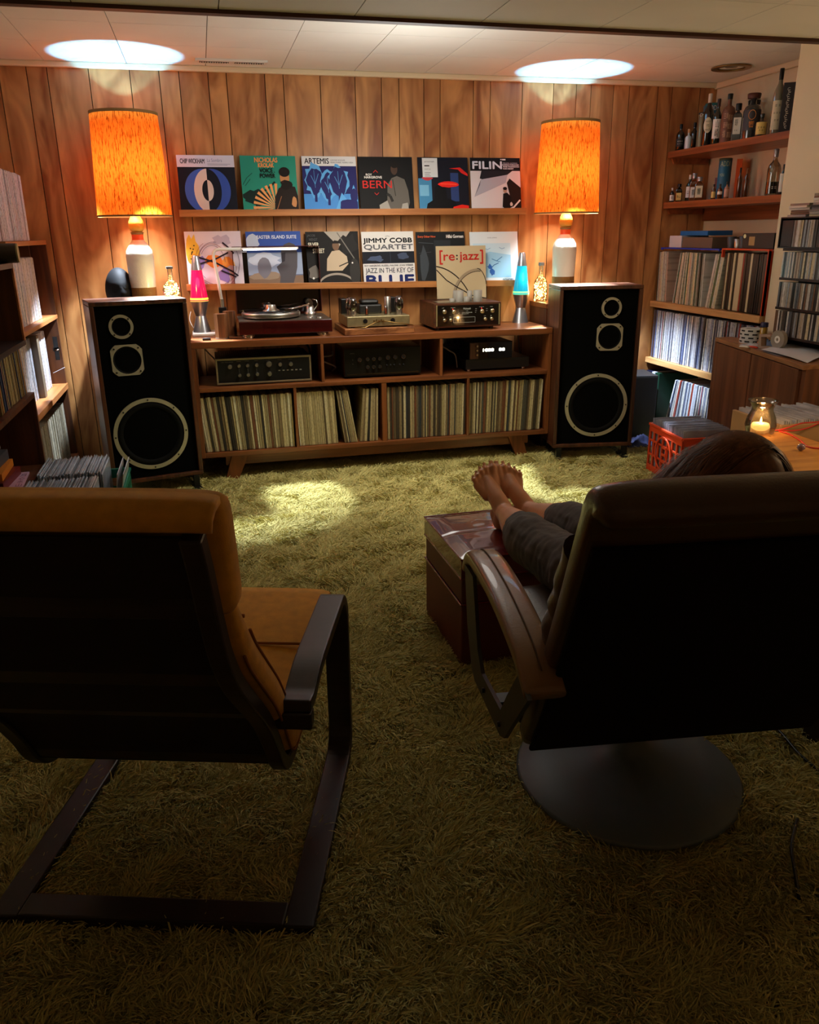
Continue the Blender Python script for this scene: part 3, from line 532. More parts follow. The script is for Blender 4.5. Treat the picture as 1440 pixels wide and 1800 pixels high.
rj = [('l', arc(.10, .62, 1.2, 1.0, -100, -50), .03, (60, 46, 36)), ('l', arc(-.1, -.55, .9, 1.18, 30, 92), .022, (40, 32, 28)), ('l', arc(.85, .0, .52, .55, 85, 190), .05, (150, 134, 108)), ('l', arc(.85, .0, .49, .52, 85, 190), .012, (60, 48, 38)), ('l', [(.0, .56), (.2, .36), (.42, .22), (.72, .06), (1, -.0)], .02, (36, 28, 26)), ('l', arc(.82, .12, .2, .45, 20, 90), .014, (40, 32, 28)),
    ('t', '[', .07, .66, .13, .92, (176, 40, 32), .0012), ('t', 're', .15, .73, .37, .84, (176, 40, 32), .0012), ('t', ':', .405, .745, .43, .83, (30, 26, 26), .0016), ('t', 'jazz', .47, .69, .86, .88, (176, 40, 32), .0012), ('t', ']', .885, .66, .945, .92, (176, 40, 32), .0012)]
def clampd(ds):
    out = []
    for d in ds:
        if d[0] == 'l': out.append(('l', [(min(1, max(0, a)), min(1, max(0, b))) for a, b in d[1]], d[2], d[3]))
        else: out.append(d)
    return out
ZC = .805
o = cover('tan record sleeve with red lettering and dark swooping curves standing on the wooden amplifier', 1.378, ZC+.155, 1.694, ZC+.155+.311, clampd(rj), SV, yb=-.135, yt=-.10)

# ------------------------------------------------------------ table lamps
m_shade = shade_material()
m_lampw = M('celadon_glaze', (206, 214, 200), .3, coat=.5, bump=.1, bs=90)
m_lampy = M('mustard_glaze', (206, 160, 50), .4, bump=.2, bs=160); m_lampg = M('gold_grit', (118, 84, 26), .55, bump=.4, bs=200)
def table_lamp(P, label):
    t = thing('table_lamp', label, 'lamp', (P.x, P.y, .93), 0, 'pair of orange shaded table lamps')
    MB().lathe([(.066, .0), (.068, .02), (.064, .05)], n=32).build('base', M('lamp_brown_band', (92, 44, 22), .4), t)
    mb = MB(); mb.mat(m_lampg).lathe([(.0645, .05), (.0675, .07), (.068, .13), (.0672, .155)], cap=False, n=32)
    mb.mat(M('lamp_dark_band', (40, 22, 12), .4)).ring((0, 0, .072), (0, 0, 1), .05, .0695, .006, 32)
    mb.mat(m_lampw).lathe([(.0672, .155), (.069, .20), (.072, .28), (.073, .32), (.067, .347), (.052, .372), (.036, .392), (.031, .40)], cap=False, n=32)
    mb.mat(M('lamp_orange_band', (222, 90, 40), .4)).lathe([(.031, .40), (.030, .403), (.030, .424), (.031, .428)], cap=False, n=32)
    mb.build('vase_body', None, t)
    MB().lathe([(.031, .428), (.035, .440), (.026, .441)], cap=False, n=24).build('collar', M('grey_collar', (120, 112, 70), .5), t)
    MB().lathe([(.026, .441), (.037, .452), (.041, .475), (.037, .495), (.028, .512), (.021, .528), (.019, .55)], cap=False, n=24).build('neck', m_lampy, t)
    MB().cyl((0, 0, .545), (0, 0, .63), .017, n=20).build('socket', M('porcelain', (220, 215, 205), .4), t)
    s = MB().lathe([(.190, .520), (.168, 1.010)], cap=False, n=72).build('lamp_shade', m_shade, t)
    tr = M('shade_trim', (150, 112, 60), .7)
    MB().ring((0, 0, 1.006), (0, 0, 1), .1660, .1705, .014, 64).build('trim', tr, s)
    MB().ring((0, 0, .516), (0, 0, 1), .1885, .1925, .009, 64).build('trim', tr, s)
    mb = MB()
    for k in range(3):
        a = 2*PI*k/3+.5; mb.cyl((0, 0, .985), (.166*math.cos(a), .166*math.sin(a), 1.000), .0022, n=6)
    mb.tube([(0.022, 0, .60), (.055, 0, .66), (.06, 0, .82), (.0, 0, .985)], .0022, 6); mb.tube([(-.022, 0, .60), (-.055, 0, .66), (-.06, 0, .82), (.0, 0, .985)], .0022, 6); mb.build('harp', m_brass, s)
    return t
table_lamp(LAMP_L, 'tall orange shaded table lamp behind the left loudspeaker, by the black head')
table_lamp(LAMP_R, 'tall orange shaded table lamp behind the right loudspeaker')
def stand_cab(label, x0, x1, y0, y1):
    c = thing('lamp_cabinet', label, 'cabinet', ((x0+x1)/2, (y0+y1)/2, 0)); w, d = (x1-x0)/2, (y1-y0)/2
    MB().box(-w, w, -d, d, .02, .90).build('body', m_walnut, c, bev=.002); MB().box(-w-.004, w+.004, -d-.004, d, .90, .93).build('top', m_teak, c, bev=.002)
    MB().box(-w+.015, w-.015, -d-.014, -d, .04, .88).build('door', m_satin, c, bev=.002)
    return c
stand_cab('walnut cabinet with a black front behind the left loudspeaker', -.60, -.14, -.305, -.035)
stand_cab('walnut cabinet with a black front behind the right loudspeaker', 2.025, 2.44, -.305, -.035)

# ------------------------------------------------------------ loudspeakers
m_grille = M('black_baffle', (5, 5, 4), .95, spec=.08, bump=.15, bs=400)
m_ring = M('satin_driver_ring', (176, 170, 144), .42, .4); m_cone = M('black_cone', (6, 6, 6), .7, spec=.2, bump=.1, bs=200)
def speaker(name, label, loc, rz, Wd, H, zb, flip=1):
    t = thing('loudspeaker', label, 'loudspeaker', (loc[0], loc[1], 0), rz, 'pair of floor loudspeakers'); D = .275; z0, z1 = zb, zb+H; e = .022
    mb = MB()   # front at y=0, x 0..Wd
    mb.box(0, Wd, 0, D, z0, z0+e); mb.box(0, Wd, 0, D, z1-e, z1); mb.box(0, e, 0, D, z0+e, z1-e); mb.box(Wd-e, Wd, 0, D, z0+e, z1-e); mb.box(e, Wd-e, D-.01, D, z0+e, z1-e)
    mb.build('cabinet', m_walnut, t, bev=.004)
    MB().box(e, Wd-e, .018, .034, z0+e, z1-e).build('baffle', m_grille, t)
    cx = Wd/2+.012*flip; wz = z0+.255; y = .018
    def screw(mb, r, n, cx, cz, ph):
        for k in range(n): a = 2*PI*k/n+ph; mb.cyl((cx+r*math.cos(a), y-.010, cz+r*math.sin(a)), (cx+r*math.cos(a), y-.004, cz+r*math.sin(a)), .0045, n=8)
    w = MB().ring((cx, y, wz), (0, -1, 0), .172, .192, .008, 64).build('woofer_ring', m_ring, t)
    mb = MB(); screw(mb, .182, 8, cx, wz, PI/2); mb.build('screws', m_black, w)
    T = Matrix.Translation((cx, y-.002, wz)) @ Matrix.Rotation(R(90), 4, 'X')
    MB().lathe([(.001, -.045), (.035, -.045), (.045, -.055), (.135, -.006), (.15, .004), (.163, .004), (.173, -.002)], n=48, T=T, cap=False).build('woofer_cone', m_cone, w)
    MB().sphere((cx, y+.038, wz), .045, (1, .35, 1), 20).build('dust_cap', M('dust_cap', (20, 19, 18), .35), w)
    mx = cx+(-.075 if flip < 0 else .055); mz = z1-.295
    oc = MB(); n = 8; pts = []
    for k in range(8):
        a = PI/8+k*PI/4; pts.append((.088*math.cos(a), .088*math.sin(a)))
    v = []; f = []; N = 32
    for k in range(N):
        a = 2*PI*k/N; v.append((.070*math.cos(a), 0, .070*math.sin(a)))
    def octr(a):
        q = ((a+PI/8) % (PI/4))-PI/8; return .0805/math.cos(q)*(1 if True else 1)
    for k in range(N):
        a = 2*PI*k/N; c_, s_ = math.cos(a), math.sin(a); r_ = min(.078/max(abs(c_), abs(s_)), .094); v.append((r_*c_, 0, r_*s_))
    v += [(p[0], -.006, p[2]) for p in v]
    for k in range(N):
        k2 = (k+1) % N; f += [(2*N+k, 2*N+k2, 3*N+k2, 3*N+k), (N+k, N+k2, 3*N+k2, 3*N+k), (k, k2, 2*N+k2, 2*N+k)]
    oc.add(v, f, Matrix.Translation((mx, y, mz))); q = oc.build('midrange_plate', m_ring, t)
    mb = MB(); screw(mb, .084, 4, mx, mz, PI/4); mb.build('screws', m_black, q)
    T = Matrix.Translation((mx, y-.002, mz)) @ Matrix.Rotation(R(90), 4, 'X')
    MB().lathe([(.001, -.018), (.02, -.02), (.055, -.004), (.0705, .001)], n=32, T=T, cap=False).build('midrange_cone', m_cone, q)
    tx = cx+(-.085 if flip < 0 else .055); tz = z1-.127
    q = MB().ring((tx, y, tz), (0, -1, 0), .046, .060, .007, 40).build('tweeter_ring', m_ring, t)
    mb = MB(); screw(mb, .053, 4, tx, tz, PI/4); mb.build('screws', m_black, q)
    T = Matrix.Translation((tx, y-.002, tz)) @ Matrix.Rotation(R(90), 4, 'X')
    MB().lathe([(.001, -.012), (.008, -.012), (.012, -.016), (.047, .001)], n=28, T=T, cap=False).build('tweeter_cone', m_cone, q)
    for sx in (.04, Wd-.04):
        mb = MB(); mb.box(sx-.016, sx+.016, .0, .03, .03, z0-.006); mb.box(sx-.016, sx+.016, D-.03, D, .03, z0-.006); mb.box(sx-.02, sx+.02, -.03, D+.01, .018, .034); mb.box(sx-.016, sx+.016, 0, D, z0-.008, z0-.0005); mb.build('stand', m_black, t, bev=.002)
    return t
speaker('L', 'left walnut loudspeaker, with the black mannequin head seen above it', (-.562, -.70, 0), R(13), .478, .945, .10, -1)
speaker('R', 'right walnut loudspeaker, beside the record shelves', (1.98, -.60, 0), R(-9), .492, .955, .095, 1)

# ------------------------------------------------------------ mannequin head
def head_mesh(mb, T):
    """simple head facing -y, centre at origin, ~.24 high"""
    n = 28; m = 22; v = []; f = []
    for i in range(m+1):
        ph = PI*i/m; 
        for j in range(n):
            a = 2*PI*j/n; x = math.sin(ph)*math.cos(a); y = math.sin(ph)*math.sin(a); z = math.cos(ph)
            w = .077*(1-.18*max(0, -z)**1.5); dpt = .098; zz = z*.125
            X = x*w; Y = y*dpt*(1-.10*max(0, -z)); front = max(0, -y)
            if front > .3:
                cxx = math.exp(-(X/.012)**2); 
                Y -= cxx*.020*math.exp(-((zz+.012)/.020)**2)*front          # nose tip
                Y -= cxx*.008*math.exp(-((zz-.012)/.018)**2)*front          # bridge
                for s in (-1, 1): Y += .011*math.exp(-((X-s*.028)/.017)**2-((zz-.016)/.012)**2)*front   # eye sockets
                Y -= .005*math.exp(-((zz-.040)/.010)**2-(X/.045)**2)*front   # brow
                Y -= .006*math.exp(-(X/.022)**2-((zz+.052)/.006)**2)*front; Y -= .006*math.exp(-(X/.020)**2-((zz+.064)/.006)**2)*front
                Y -= .010*math.exp(-(X/.025)**2-((zz+.098)/.018)**2)*front
            v.append((X, Y, zz))
    for i in range(m):
        for j in range(n): j2 = (j+1) % n; f.append((i*n+j, (i+1)*n+j, (i+1)*n+j2, i*n+j2))
    mb.smooth = True; mb.add(v, f, T); mb.smooth = False
t = thing('mannequin_head', 'matte black display head behind the left loudspeaker', 'mannequin head', (-.452, -.20, .93), R(12))
mb = MB(); head_mesh(mb, Matrix.Translation((0, 0, .135))); mb.build('head', M('black_foam', (9, 10, 13), .7, spec=.25), t)
MB().lathe([(.062, 0), (.058, .012), (.045, .03), (.042, .06)], n=24).build('neck', M('black_foam', (9, 10, 13), .7, spec=.25), t)

# ------------------------------------------------------------ fairy light bottles
def fairy(label, loc, H, r, square):
    t = thing('fairy_light_bottle', label, 'bottle', loc, 0, 'glass bottles filled with fairy lights')
    g = GLASS('clear_glass', (235, 238, 232), .05)
    prof = [(r*.96, 0), (r, .01), (r, H*.40), (r*.9, H*.52), (r*.5, H*.63), (r*.3, H*.70), (r*.3, H*.92)] if square else [(r*.7, 0), (r*.95, .012), (r, H*.2), (r*.86, H*.36), (r*.5, H*.48), (r*.28, H*.54), (r*.28, H*.93)]
    MB().lathe(prof, n=8 if square else 28).build('glass', g, t)
    MB().cyl((0, 0, H*.92), (0, 0, H), r*.4, n=16).build('stopper', M('pewter_cap', (130, 124, 120), .4, .4), t)
    rr = random.Random(5); em = M('fairy_led', (255, 210, 120), .5, emit=(255, 205, 110), es=26); mb = MB(); pts = []
    for k in range(70):
        a = rr.uniform(0, 6.28); q = r*.82*math.sqrt(rr.random()); z = rr.uniform(.012, H*(.5 if square else .38)); p = (q*math.cos(a), q*math.sin(a), z); pts.append(p)
        mb.add([(p[0]+.0028*d[0], p[1]+.0028*d[1], p[2]+.0028*d[2]) for d in ((1, 0, 0), (-1, 0, 0), (0, 1, 0), (0, -1, 0), (0, 0, 1), (0, 0, -1))], [(0, 2, 4), (2, 1, 4), (1, 3, 4), (3, 0, 4), (2, 0, 5), (1, 2, 5), (3, 1, 5), (0, 3, 5)])
    q = mb.build('fairy_lights', em, t); q['kind'] = 'stuff'
    pts.sort(key=lambda p: p[2]); mb = MB(); mb.tube(pts[:60], .0005, 4); mb.build('copper_wire', M('copper_wire', (190, 120, 60), .3, 1), t)
    point('fairy_light_glow', (loc[0], loc[1]-.0, loc[2]+H*.2), .8, (1, .72, .3), .02).parent = None
    return t
fairy('round glass bottle of fairy lights on the left loudspeaker near the red lava lamp', (-.172, -.395, 1.0456), .150, .046, False)
fairy('square glass bottle of fairy lights beside the green lava lamp', (2.058, -.12, .93), .235, .046, True)

# ------------------------------------------------------------ lava lamps
def lava(label, loc, liquid, es, wax, top, glow):
    t = thing('lava_lamp', label, 'lava lamp', loc, 0, 'two lava lamps at the ends of the console')
    sv = M('lava_silver', (176, 178, 182), .28, .9)
    MB().lathe([(.052, 0), (.050, .006), (.030, .085), (.028, .090)], n=32).build('base', sv, t)
    MB().lathe([(.028, .090), (.030, .094), (.050, .168), (.051, .172)], n=32).build('collar', sv, t)
    b = MB().lathe([(.0505, .172), (.051, .178), (.031, .338), (.0305, .345)], n=32).build('glass_globe', M('lava_liquid_'+wax[3], liquid, .12, emit=liquid, es=es, coat=.6), t)
    rr = random.Random(len(label)); mb = MB()
    for k in range(6):
        z = .19+.024*k; r = .045-.115*(z-.178)*1.05; a = rr.uniform(-2.6, -.4); mb.sphere(((r*.62)*math.cos(a), (r*.62)*math.sin(a), z), .018-.0012*k, (1, 1, 1.6), 12)
    mb.build('wax', M('lava_wax_'+wax[3], wax[:3], .3, emit=wax[:3], es=es*.9), b)
    MB().lathe([(.0508, .173), (.0504, .190), (.046, .197)], n=32, cap=False).build('wax_pool', M('lava_pool_'+wax[3], top[:3], .3, emit=top[:3], es=es*3), b)
    MB().lathe([(.031, .343), (.018, .418), (.016, .421)], n=28).build('cap', sv, t)
    point('lava_glow', (loc[0], loc[1], loc[2]+.20), .01, glow, .05)
    l = point('lava_glow_front', (loc[0], loc[1]-.07, loc[2]+.28), .35, glow, .04)
    return t
lava('red lava lamp with yellow base glow at the left end of the console', (-.035, -.12, ZC+.016), (225, 20, 80), .5, (170, 8, 60, 'red'), (255, 200, 60), (1, .12, .22))
lava('blue and green lava lamp at the right end of the console', (1.925, -.13, ZC), (30, 170, 205), .45, (70, 215, 110, 'green'), (120, 235, 120), (.2, .8, .7))
tag(MB().box(-.09, .065, -.22, -.045, ZC+.0005, ZC+.016).build('power_strip', m_white, bev=.004), 'low white box under the red lava lamp', 'box')
tag(MB().box(-.036, .008, -.425, -.395, ZC+.0005, ZC+.013).build('small_black_cube', m_black, bev=.003), 'tiny black block on the console in front of the red lava lamp', 'block')

# hexagonal walnut boxes
def hexbox(label, x, y, r, h):
    t = thing('hexagonal_box', label, 'box', (x, y, ZC)); MB().lathe([(r, .006), (r, h)], n=6, cap=True).build('body', WOOD('hex_walnut', (70, 40, 22), (120, 76, 44), .4), t, bev=.002).data.polygons.foreach_set('use_smooth', [False]*8)
    MB().lathe([(r*1.02, 0), (r*1.02, .006)], n=24).build('foot', m_alu, t); return t
hexbox('hexagonal walnut box in front, left of the turntable', .072, -.355, .038, .135)
hexbox('darker hexagonal walnut box just behind the other, beside the turntable', .122, -.26, .036, .140)
# LED bar lamp
t = thing('led_bar_lamp', 'white LED bar lamp on a bent tube arched over the turntable', 'lamp', (.09, -.17, ZC))
MB().box(-.022, .022, -.022, .022, 0, .155).build('base', m_black, t, bev=.003); MB().cyl((0, 0, .155), (0, 0, .20), .011, n=16).build('knob', m_alu, t)
x = 0
MB().tube([(0, 0, .18), (-.012, 0, .30), (-.026, 0, .43), (-.024, 0, .452), (-.012, 0, .466), (.008, 0, .470), (.13, 0, .470)], .009, 12).build('stem', m_white, t)
h = MB().box(.13, .45, -.013, .013, .464, .476).build('light_bar', m_white, t, bev=.002)
MB().box(.14, .44, -.010, .010, .4615, .464).build('diffuser', M('led_diffuser', (255, 255, 255), .5, emit=(255, 250, 255), es=5), h)
MB().box(.14, .44, -.0145, -.013, .4645, .469).build('lit_edge', M('led_diffuser', (255, 255, 255)), h)

# ------------------------------------------------------------ turntable
t = thing('turntable', 'turntable with dark rosewood plinth and raised smoked dust cover', 'turntable', (.165, -.43, ZC)); m_rose = WOOD('rosewood_gloss', (40, 6, 5), (74, 16, 12), .18, (1.2, 26, 26), coat=.8)
MB().box(0, .515, 0, .365, .022, .092).build('plinth', m_rose, t, bev=.003)
MB().box(.004, .511, .004, .361, .092, .095).build('deck_plate', M('deck_plate', (120, 108, 96), .3, .7), t)
for x, y in ((.05, .045), (.465, .045), (.05, .32), (.465, .32)):
    MB().lathe([(.033, 0), (.034, .010), (.030, .022)], n=24).build('foot', m_chrome, t, loc=(x, y, 0))
q = MB().lathe([(.150, .098), (.163, .104), (.166, .112), (.166, .124), (.160, .130), (.002, .130)], n=64).build('platter', m_alu, t, loc=(.192, .185, 0))
MB().lathe([(.151, .1305), (.151, .1335), (.002, .1337)], n=64).build('record', M('vinyl', (9, 9, 10), .22), q)
MB().lathe([(.05, .1338), (.05, .1345), (.002, .1346)], n=40).build('record_label', M('vinyl_label', (150, 150, 156), .5), q)
MB().lathe([(.052, .1348), (.05, .138), (.034, .144), (.030, .165), (.026, .168), (.001, .168)], n=32).build('record_clamp', m_chrome, q)
MB().lathe([(.036, 0), (.036, .018), (.026, .022), (.024, .05), (.018, .055)], n=28).build('tonearm_base', m_alu, t, loc=(.425, .255, .095))
mb = MB(); mb.tube([(.425, .30, .165), (.425, .255, .163), (.41, .20, .160), (.36, .13, .155), (.315, .095, .150), (.285, .085, .146)], .0045, 10); mb.cyl((.425, .285, .165), (.425, .335, .167), .020, n=20); mb.cyl((.425, .225, .163), (.425, .26, .163), .016, n=16); mb.box(.262, .298, .075, .097, .136, .148); mb.tube([(.445, .24, .12), (.47, .235, .155), (.462, .235, .18), (.44, .25, .185)], .003, 8)
mb.build('tonearm', m_chrome, t)
for x in (.40, .455): MB().lathe([(.016, 0), (.016, .004), (.012, .006)], n=20).build('button', m_alu, t, loc=(x, .07, .095))
mb = MB(); L, Hh, D = .500, .375, .055
g = GLASS('smoked_acrylic', (140, 96, 92), .05)
mb.box(0, L, D-.003, D, 0, Hh); mb.box(0, L, 0, D-.003, Hh-.003, Hh); mb.box(0, .003, 0, D-.003, 0, Hh-.003); mb.box(L-.003, L, 0, D-.003, 0, Hh-.003)
q = mb.build('dust_cover', g, t, loc=(.006, .325, .107), rot=(R(-3), 0, 0))
mb = MB(); ge = M('smoked_edge', (70, 26, 24), .3); mb.box(0, L, -.0015, 0, Hh-.004, Hh); mb.box(0, .0035, -.0015, 0, 0, Hh-.004); mb.box(L-.0035, L, -.0015, 0, 0, Hh-.004); mb.box(0, L, D, D+.002, 0, .004); mb.box(0, L, D-.003, D+.001, Hh, Hh+.001); mb.build('cover_edge', ge, q)
for x in (.06, .44): MB().box(x-.015, x+.015, .0, .03, -.014, .012).build('hinge', m_chrome, q)

# ------------------------------------------------------------ valve amplifier on a wooden board
tag(MB().box(.745, 1.150, -.462, -.085, ZC+.0005, ZC+.036).build('plinth_board', WOOD('butcher_board', (96, 52, 26), (164, 104, 58), .4, (9, 1.5, 30)), bev=.003), 'thick wooden board under the valve amplifier', 'board')
t = thing('valve_amplifier', 'silver valve amplifier with glass tubes on a wooden board', 'amplifier', (.765, -.43, ZC+.037)); m_zinc = M('dull_zinc', (176, 164, 124), .38, .85, var=.15, vs=30)
ch = MB().box(0, .365, 0, .31, .006, .062).build('chassis', m_zinc, t, bev=.003)
for x, y in ((.02, .02), (.345, .02), (.02, .29), (.345, .29)): MB().cyl((x, y, 0), (x, y, .006), .010, n=12).build('foot', m_black, t)
for x in (.105, .265): MB().cyl((x, -.004, .036), (x, .001, .036), .013, n=20).build('knob', m_black, t)
mb = MB()
for k in range(5): mb.cyl((.155+.014*k, -.007, .036+(k % 2)*.004), (.155+.014*k, .001, .036+(k % 2)*.004), .0045, n=10)
mb.tube([(.19, -.005, .034), (.15, -.02, .025), (.10, -.03, .004), (.04, -.03, .0035)], .003, 6); mb.tube([(.20, -.005, .034), (.25, -.02, .028), (.32, -.025, .018), (.38, -.02, .006)], .003, 6); mb.build('terminals', m_brass, ch)
m_tg = GLASS('tube_glass', (150, 130, 130), .22); m_get = M('silver_getter', (200, 196, 190), .12, 1)
def valve(x, y, k=1.0, glow=False):
    q = MB().lathe([(.017*k, .062), (.017*k, .088), (.0175*k, .09)], n=20).build('valve', M('valve_base', (196, 186, 176), .25, .9), t, loc=(x, y, 0))
    MB().lathe([(.016*k, .09), (.024*k, .102), (.025*k, .128), (.023*k, .14), (.022*k, .15), (.014*k, .162), (.002, .165)], n=24).build('glass', m_tg, q)
    MB().lathe([(.019*k, .1495), (.0215*k, .147), (.018*k, .156), (.010*k, .163)], n=20, cap=False).build('getter', m_get, q)
    MB().lathe([(.012*k, .094), (.014*k, .10), (.014*k, .140), (.010*k, .145)], n=12).build('anode', M('grey_anode', (74, 68, 66), .5, .6), q)
valve(.045, .05); valve(.035, .10); valve(.315, .05); valve(.325, .10)
MB().box(.10, .235, .15, .28, .062, .115).build('transformer', m_satin, t, bev=.008); MB().box(.115, .22, .165, .265, .115, .140).build('transformer', m_satin, t, bev=.012)
MB().box(.0, .04, .19, .29, .062, .148).build('transformer', m_black, t, bev=.004); MB().box(.29, .33, .19, .29, .062, .150).build('transformer', m_black, t, bev=.004)
MB().lathe([(.020, .062), (.020, .158), (.018, .160)], n=24).build('capacitor_can', m_alu, t, loc=(.262, .12, 0))
for x in (.128, .24):
    q = MB().lathe([(.0095, .062), (.0095, .066), (.009, .105), (.003, .112)], n=14).build('small_valve', m_tg, t, loc=(x, .07, 0)); MB().cyl((0, 0, .068), (0, 0, .095), .004, n=8).build('filament', M('orange_filament', (255, 110, 30), .5, emit=(255, 90, 30), es=2.5 if x > .2 else .3), q)

# ------------------------------------------------------------ wooden pre-amplifier
t = thing('control_amplifier', 'black glass fronted control amplifier in a walnut case', 'amplifier', (1.278, -.415, ZC+.0)); Wd, Hh, D = .412, .155, .33
MB().box(0, Wd, 0, D, .016, Hh).build('case', m_walnutx, t, bev=.003)
for x, y in ((.03, .03), (Wd-.05, .03), (.03, D-.03), (Wd-.05, D-.03)): MB().cyl((x, y, 0), (x, y, .016), .014, n=16).build('foot', m_black, t)
fp = MB().box(.018, Wd-.012, -.005, 0, .028, Hh-.012).build('face_plate', M('black_glass', (6, 6, 7), .08, coat=1), t)
for x in (.016, Wd-.013): MB().box(x-.003, x+.003, -.008, 0, .026, Hh-.010).build('end_strip', M('gold_strip', (190, 184, 140), .3, .8), t)
m_knob = M('champagne_knob', (196, 184, 146), .25, .9)
for x, z, r in ((.062, .108, .013), (.120, .106, .013), (.292, .104, .013), (.355, .106, .0125), (.062, .060, .0105), (.100, .060, .0105), (.312, .060, .0105), (.352, .060, .0105)):
    MB().lathe([(r, 0), (r*.92, .012), (r*.3, .013)], n=20, T=Matrix.Translation((x, -.005, z)) @ Matrix.Rotation(R(90), 4, 'X')).build('knob', m_knob, t)
mb = MB(); m_ink = M('panel_ink', (190, 190, 176), .5, emit=(190, 190, 170), es=.12); mb.mat(m_ink)
put_text(mb, 'McIntosh', .178, .118, .222, .128, -.0056); put_text(mb, 'C 26', .194, .108, .206, .112, -.0056); put_text(mb, 'STEREO PREAMPLIFIER', .168, .098, .232, .102, -.0056); put_text(mb, 'SOLID STATE', .168, .091, .21, .095, -.0056)
for s, x, z in (('VOLUME', .048, .128), ('MODE SELECTOR', .102, .128), ('INPUT SELECTOR', .275, .128), ('LOUDNESS', .342, .128), ('BASS', .054, .076), ('TREBLE', .092, .076), ('FILTER', .304, .076), ('TAPE', .345, .076), ('TUNER', .250, .118), ('PHONO', .250, .108), ('AUX', .250, .098), ('L', .146, .116), ('R', .146, .106), ('MONO', .146, .096), ('TAPE 1', .316, .116), ('TAPE 2', .316, .106)):
    put_text(mb, s, x, z, x+.0032*len(s)*.62, z+.0036, -.0056)
for a in ((.118, .250, .044, .0448), (.118, .250, .0742, .075)): mb.box(a[0], a[1], -.0058, -.005, a[2], a[3])
for x in (.118, .2492): mb.box(x, x+.0008, -.0058, -.005, .044, .075)
mb.build('lettering', None, fp)
for x, z in ((.113, .122), (.289, .122)): MB().sphere((x, -.006, z), .0024, n=8).build('indicator', M('red_led', (255, 40, 30), .5, emit=(255, 40, 30), es=2.5), fp)
MB().box(.03, .24, .02, .14, Hh+.0005, Hh+.004).build('vent_plate', m_alu, t)
# tubes and cups standing on it
def cups(label, items):
    for k, (x, y, r, h) in enumerate(items):
        tag(MB().lathe([(r, 0), (r, h), (r*.9, h), (r*.9, .004), (.001, .004)], n=24, cap=False).build('grey_canister', M('grey_canister', (138, 134, 124), .55), loc=(x, y, ZC+Hh+.0045 if x < 1.53 else ZC+Hh+.0005)), label[k], 'canister', 'grey canisters on the wooden amplifier')
cups(['tall grey canister, leftmost on the wooden amplifier', 'short grey canister at the front of the wooden amplifier', 'slim tall grey canister in the middle of the wooden amplifier', 'wide tall grey canister, rightmost on the wooden amplifier', 'grey canister at the back of the wooden amplifier', 'very low grey canister beside the leftmost tall one'],
     [(1.447, -.37, .023, .062), (1.488, -.385, .019, .028), (1.512, -.36, .0155, .060), (1.560, -.365, .026, .066), (1.470, -.25, .026, .055), (1.405, -.36, .017, .018)])

# ------------------------------------------------------------ amplifiers on the console shelf
ZS = .5535
def knob_row(t, items, m, y=-.0, ring=None):
    for x, z, r in items:
        k = MB().lathe([(r, 0), (r*.94, .014), (r*.82, .016)], n=20, T=Matrix.Translation((x, y, z)) @ Matrix.Rotation(R(90), 4, 'X')).build('knob', m, t)
        if ring: MB().ring((x, y-.0155, z), (0, -1, 0), r*.72, r*.98, .001, 20).build('bright_ring', ring, k)
t = thing('integrated_amplifier', 'black amplifier with a silver framed face in the left shelf of the console', 'amplifier', (.022, -.425, ZS)); Wd, Hh = .525, .150
MB().box(.0, Wd, .0, .33, .012, Hh-.004).build('case', m_satin, t, bev=.002)
MB().box(.02, Wd-.02, .02, .32, Hh-.004, Hh+.002).build('vented_lid', m_satin, t); 
mb = MB()
for k in range(40): mb.box(.03+k*.0118, .034+k*.0118, .05, .30, Hh+.002, Hh+.0045)
q = mb.build('vent_ribs', m_black, t); q['kind'] = 'stuff'
mb = MB(); e = .010; mb.box(-.002, Wd+.002, -.010, 0, .006, .006+e); mb.box(-.002, Wd+.002, -.010, 0, Hh-e, Hh); mb.box(-.002, -.002+e, -.010, 0, .006+e, Hh-e); mb.box(Wd+.002-e, Wd+.002, -.010, 0, .006+e, Hh-e); mb.build('frame', M('champagne_frame', (150, 134, 100), .4, .6), t, bev=.0015)
fp = MB().box(e-.002, Wd+.002-e, -.006, 0, .006+e, Hh-e).build('face_plate', M('satin_face', (10, 10, 11), .4), t)
knob_row(t, [(.075, .105, .013), (.125, .108, .010), (.172, .108, .010), (.222, .108, .011), (.290, .110, .017), (.352, .105, .012), (.412, .105, .012), (.125, .055, .010), (.172, .056, .010), (.222, .057, .010), (.290, .056, .013)], m_alu, -.006)
mb = MB(); mb.mat(M('panel_ink_dim', (120, 118, 108), .5)); put_text(mb, 'SANSUI  STEREO AMPLIFIER', .028, .128, .095, .132, -.0065)
for x, s in ((.115, 'BASS'), (.16, 'MIDRANGE'), (.21, 'TREBLE'), (.275, 'VOLUME'), (.34, 'MODE'), (.400, 'INPUT')): put_text(mb, s, x, .130, x+.022, .1335, -.0065)
for k in range(3): mb.box(.1243+.048*k, .1257+.048*k, -.0068, -.006, .068, .09)
for k in range(6): mb.box(.34+.024*k, .352+.024*k, -.0075, -.006, .068, .074)
mb.build('lettering', None, fp)
t = thing('black_amplifier', 'dark brushed-face amplifier with ringed knobs in the middle shelf of the console', 'amplifier', (.744, -.42, ZS)); Wd, Hh = .452, .172
MB().box(-.002, Wd+.002, .012, .34, .010, Hh).build('case', m_walnutx, t, bev=.003); fp = MB().box(0, Wd, 0, .012, .012, Hh-.002).build('face_plate', M('smoked_face', (34, 33, 26), .35, .6), t, bev=.002)
MB().box(.012, Wd-.012, -.0015, 0, .020, .027).build('chrome_strip', M('dark_chrome', (120, 116, 100), .25, 1), t)
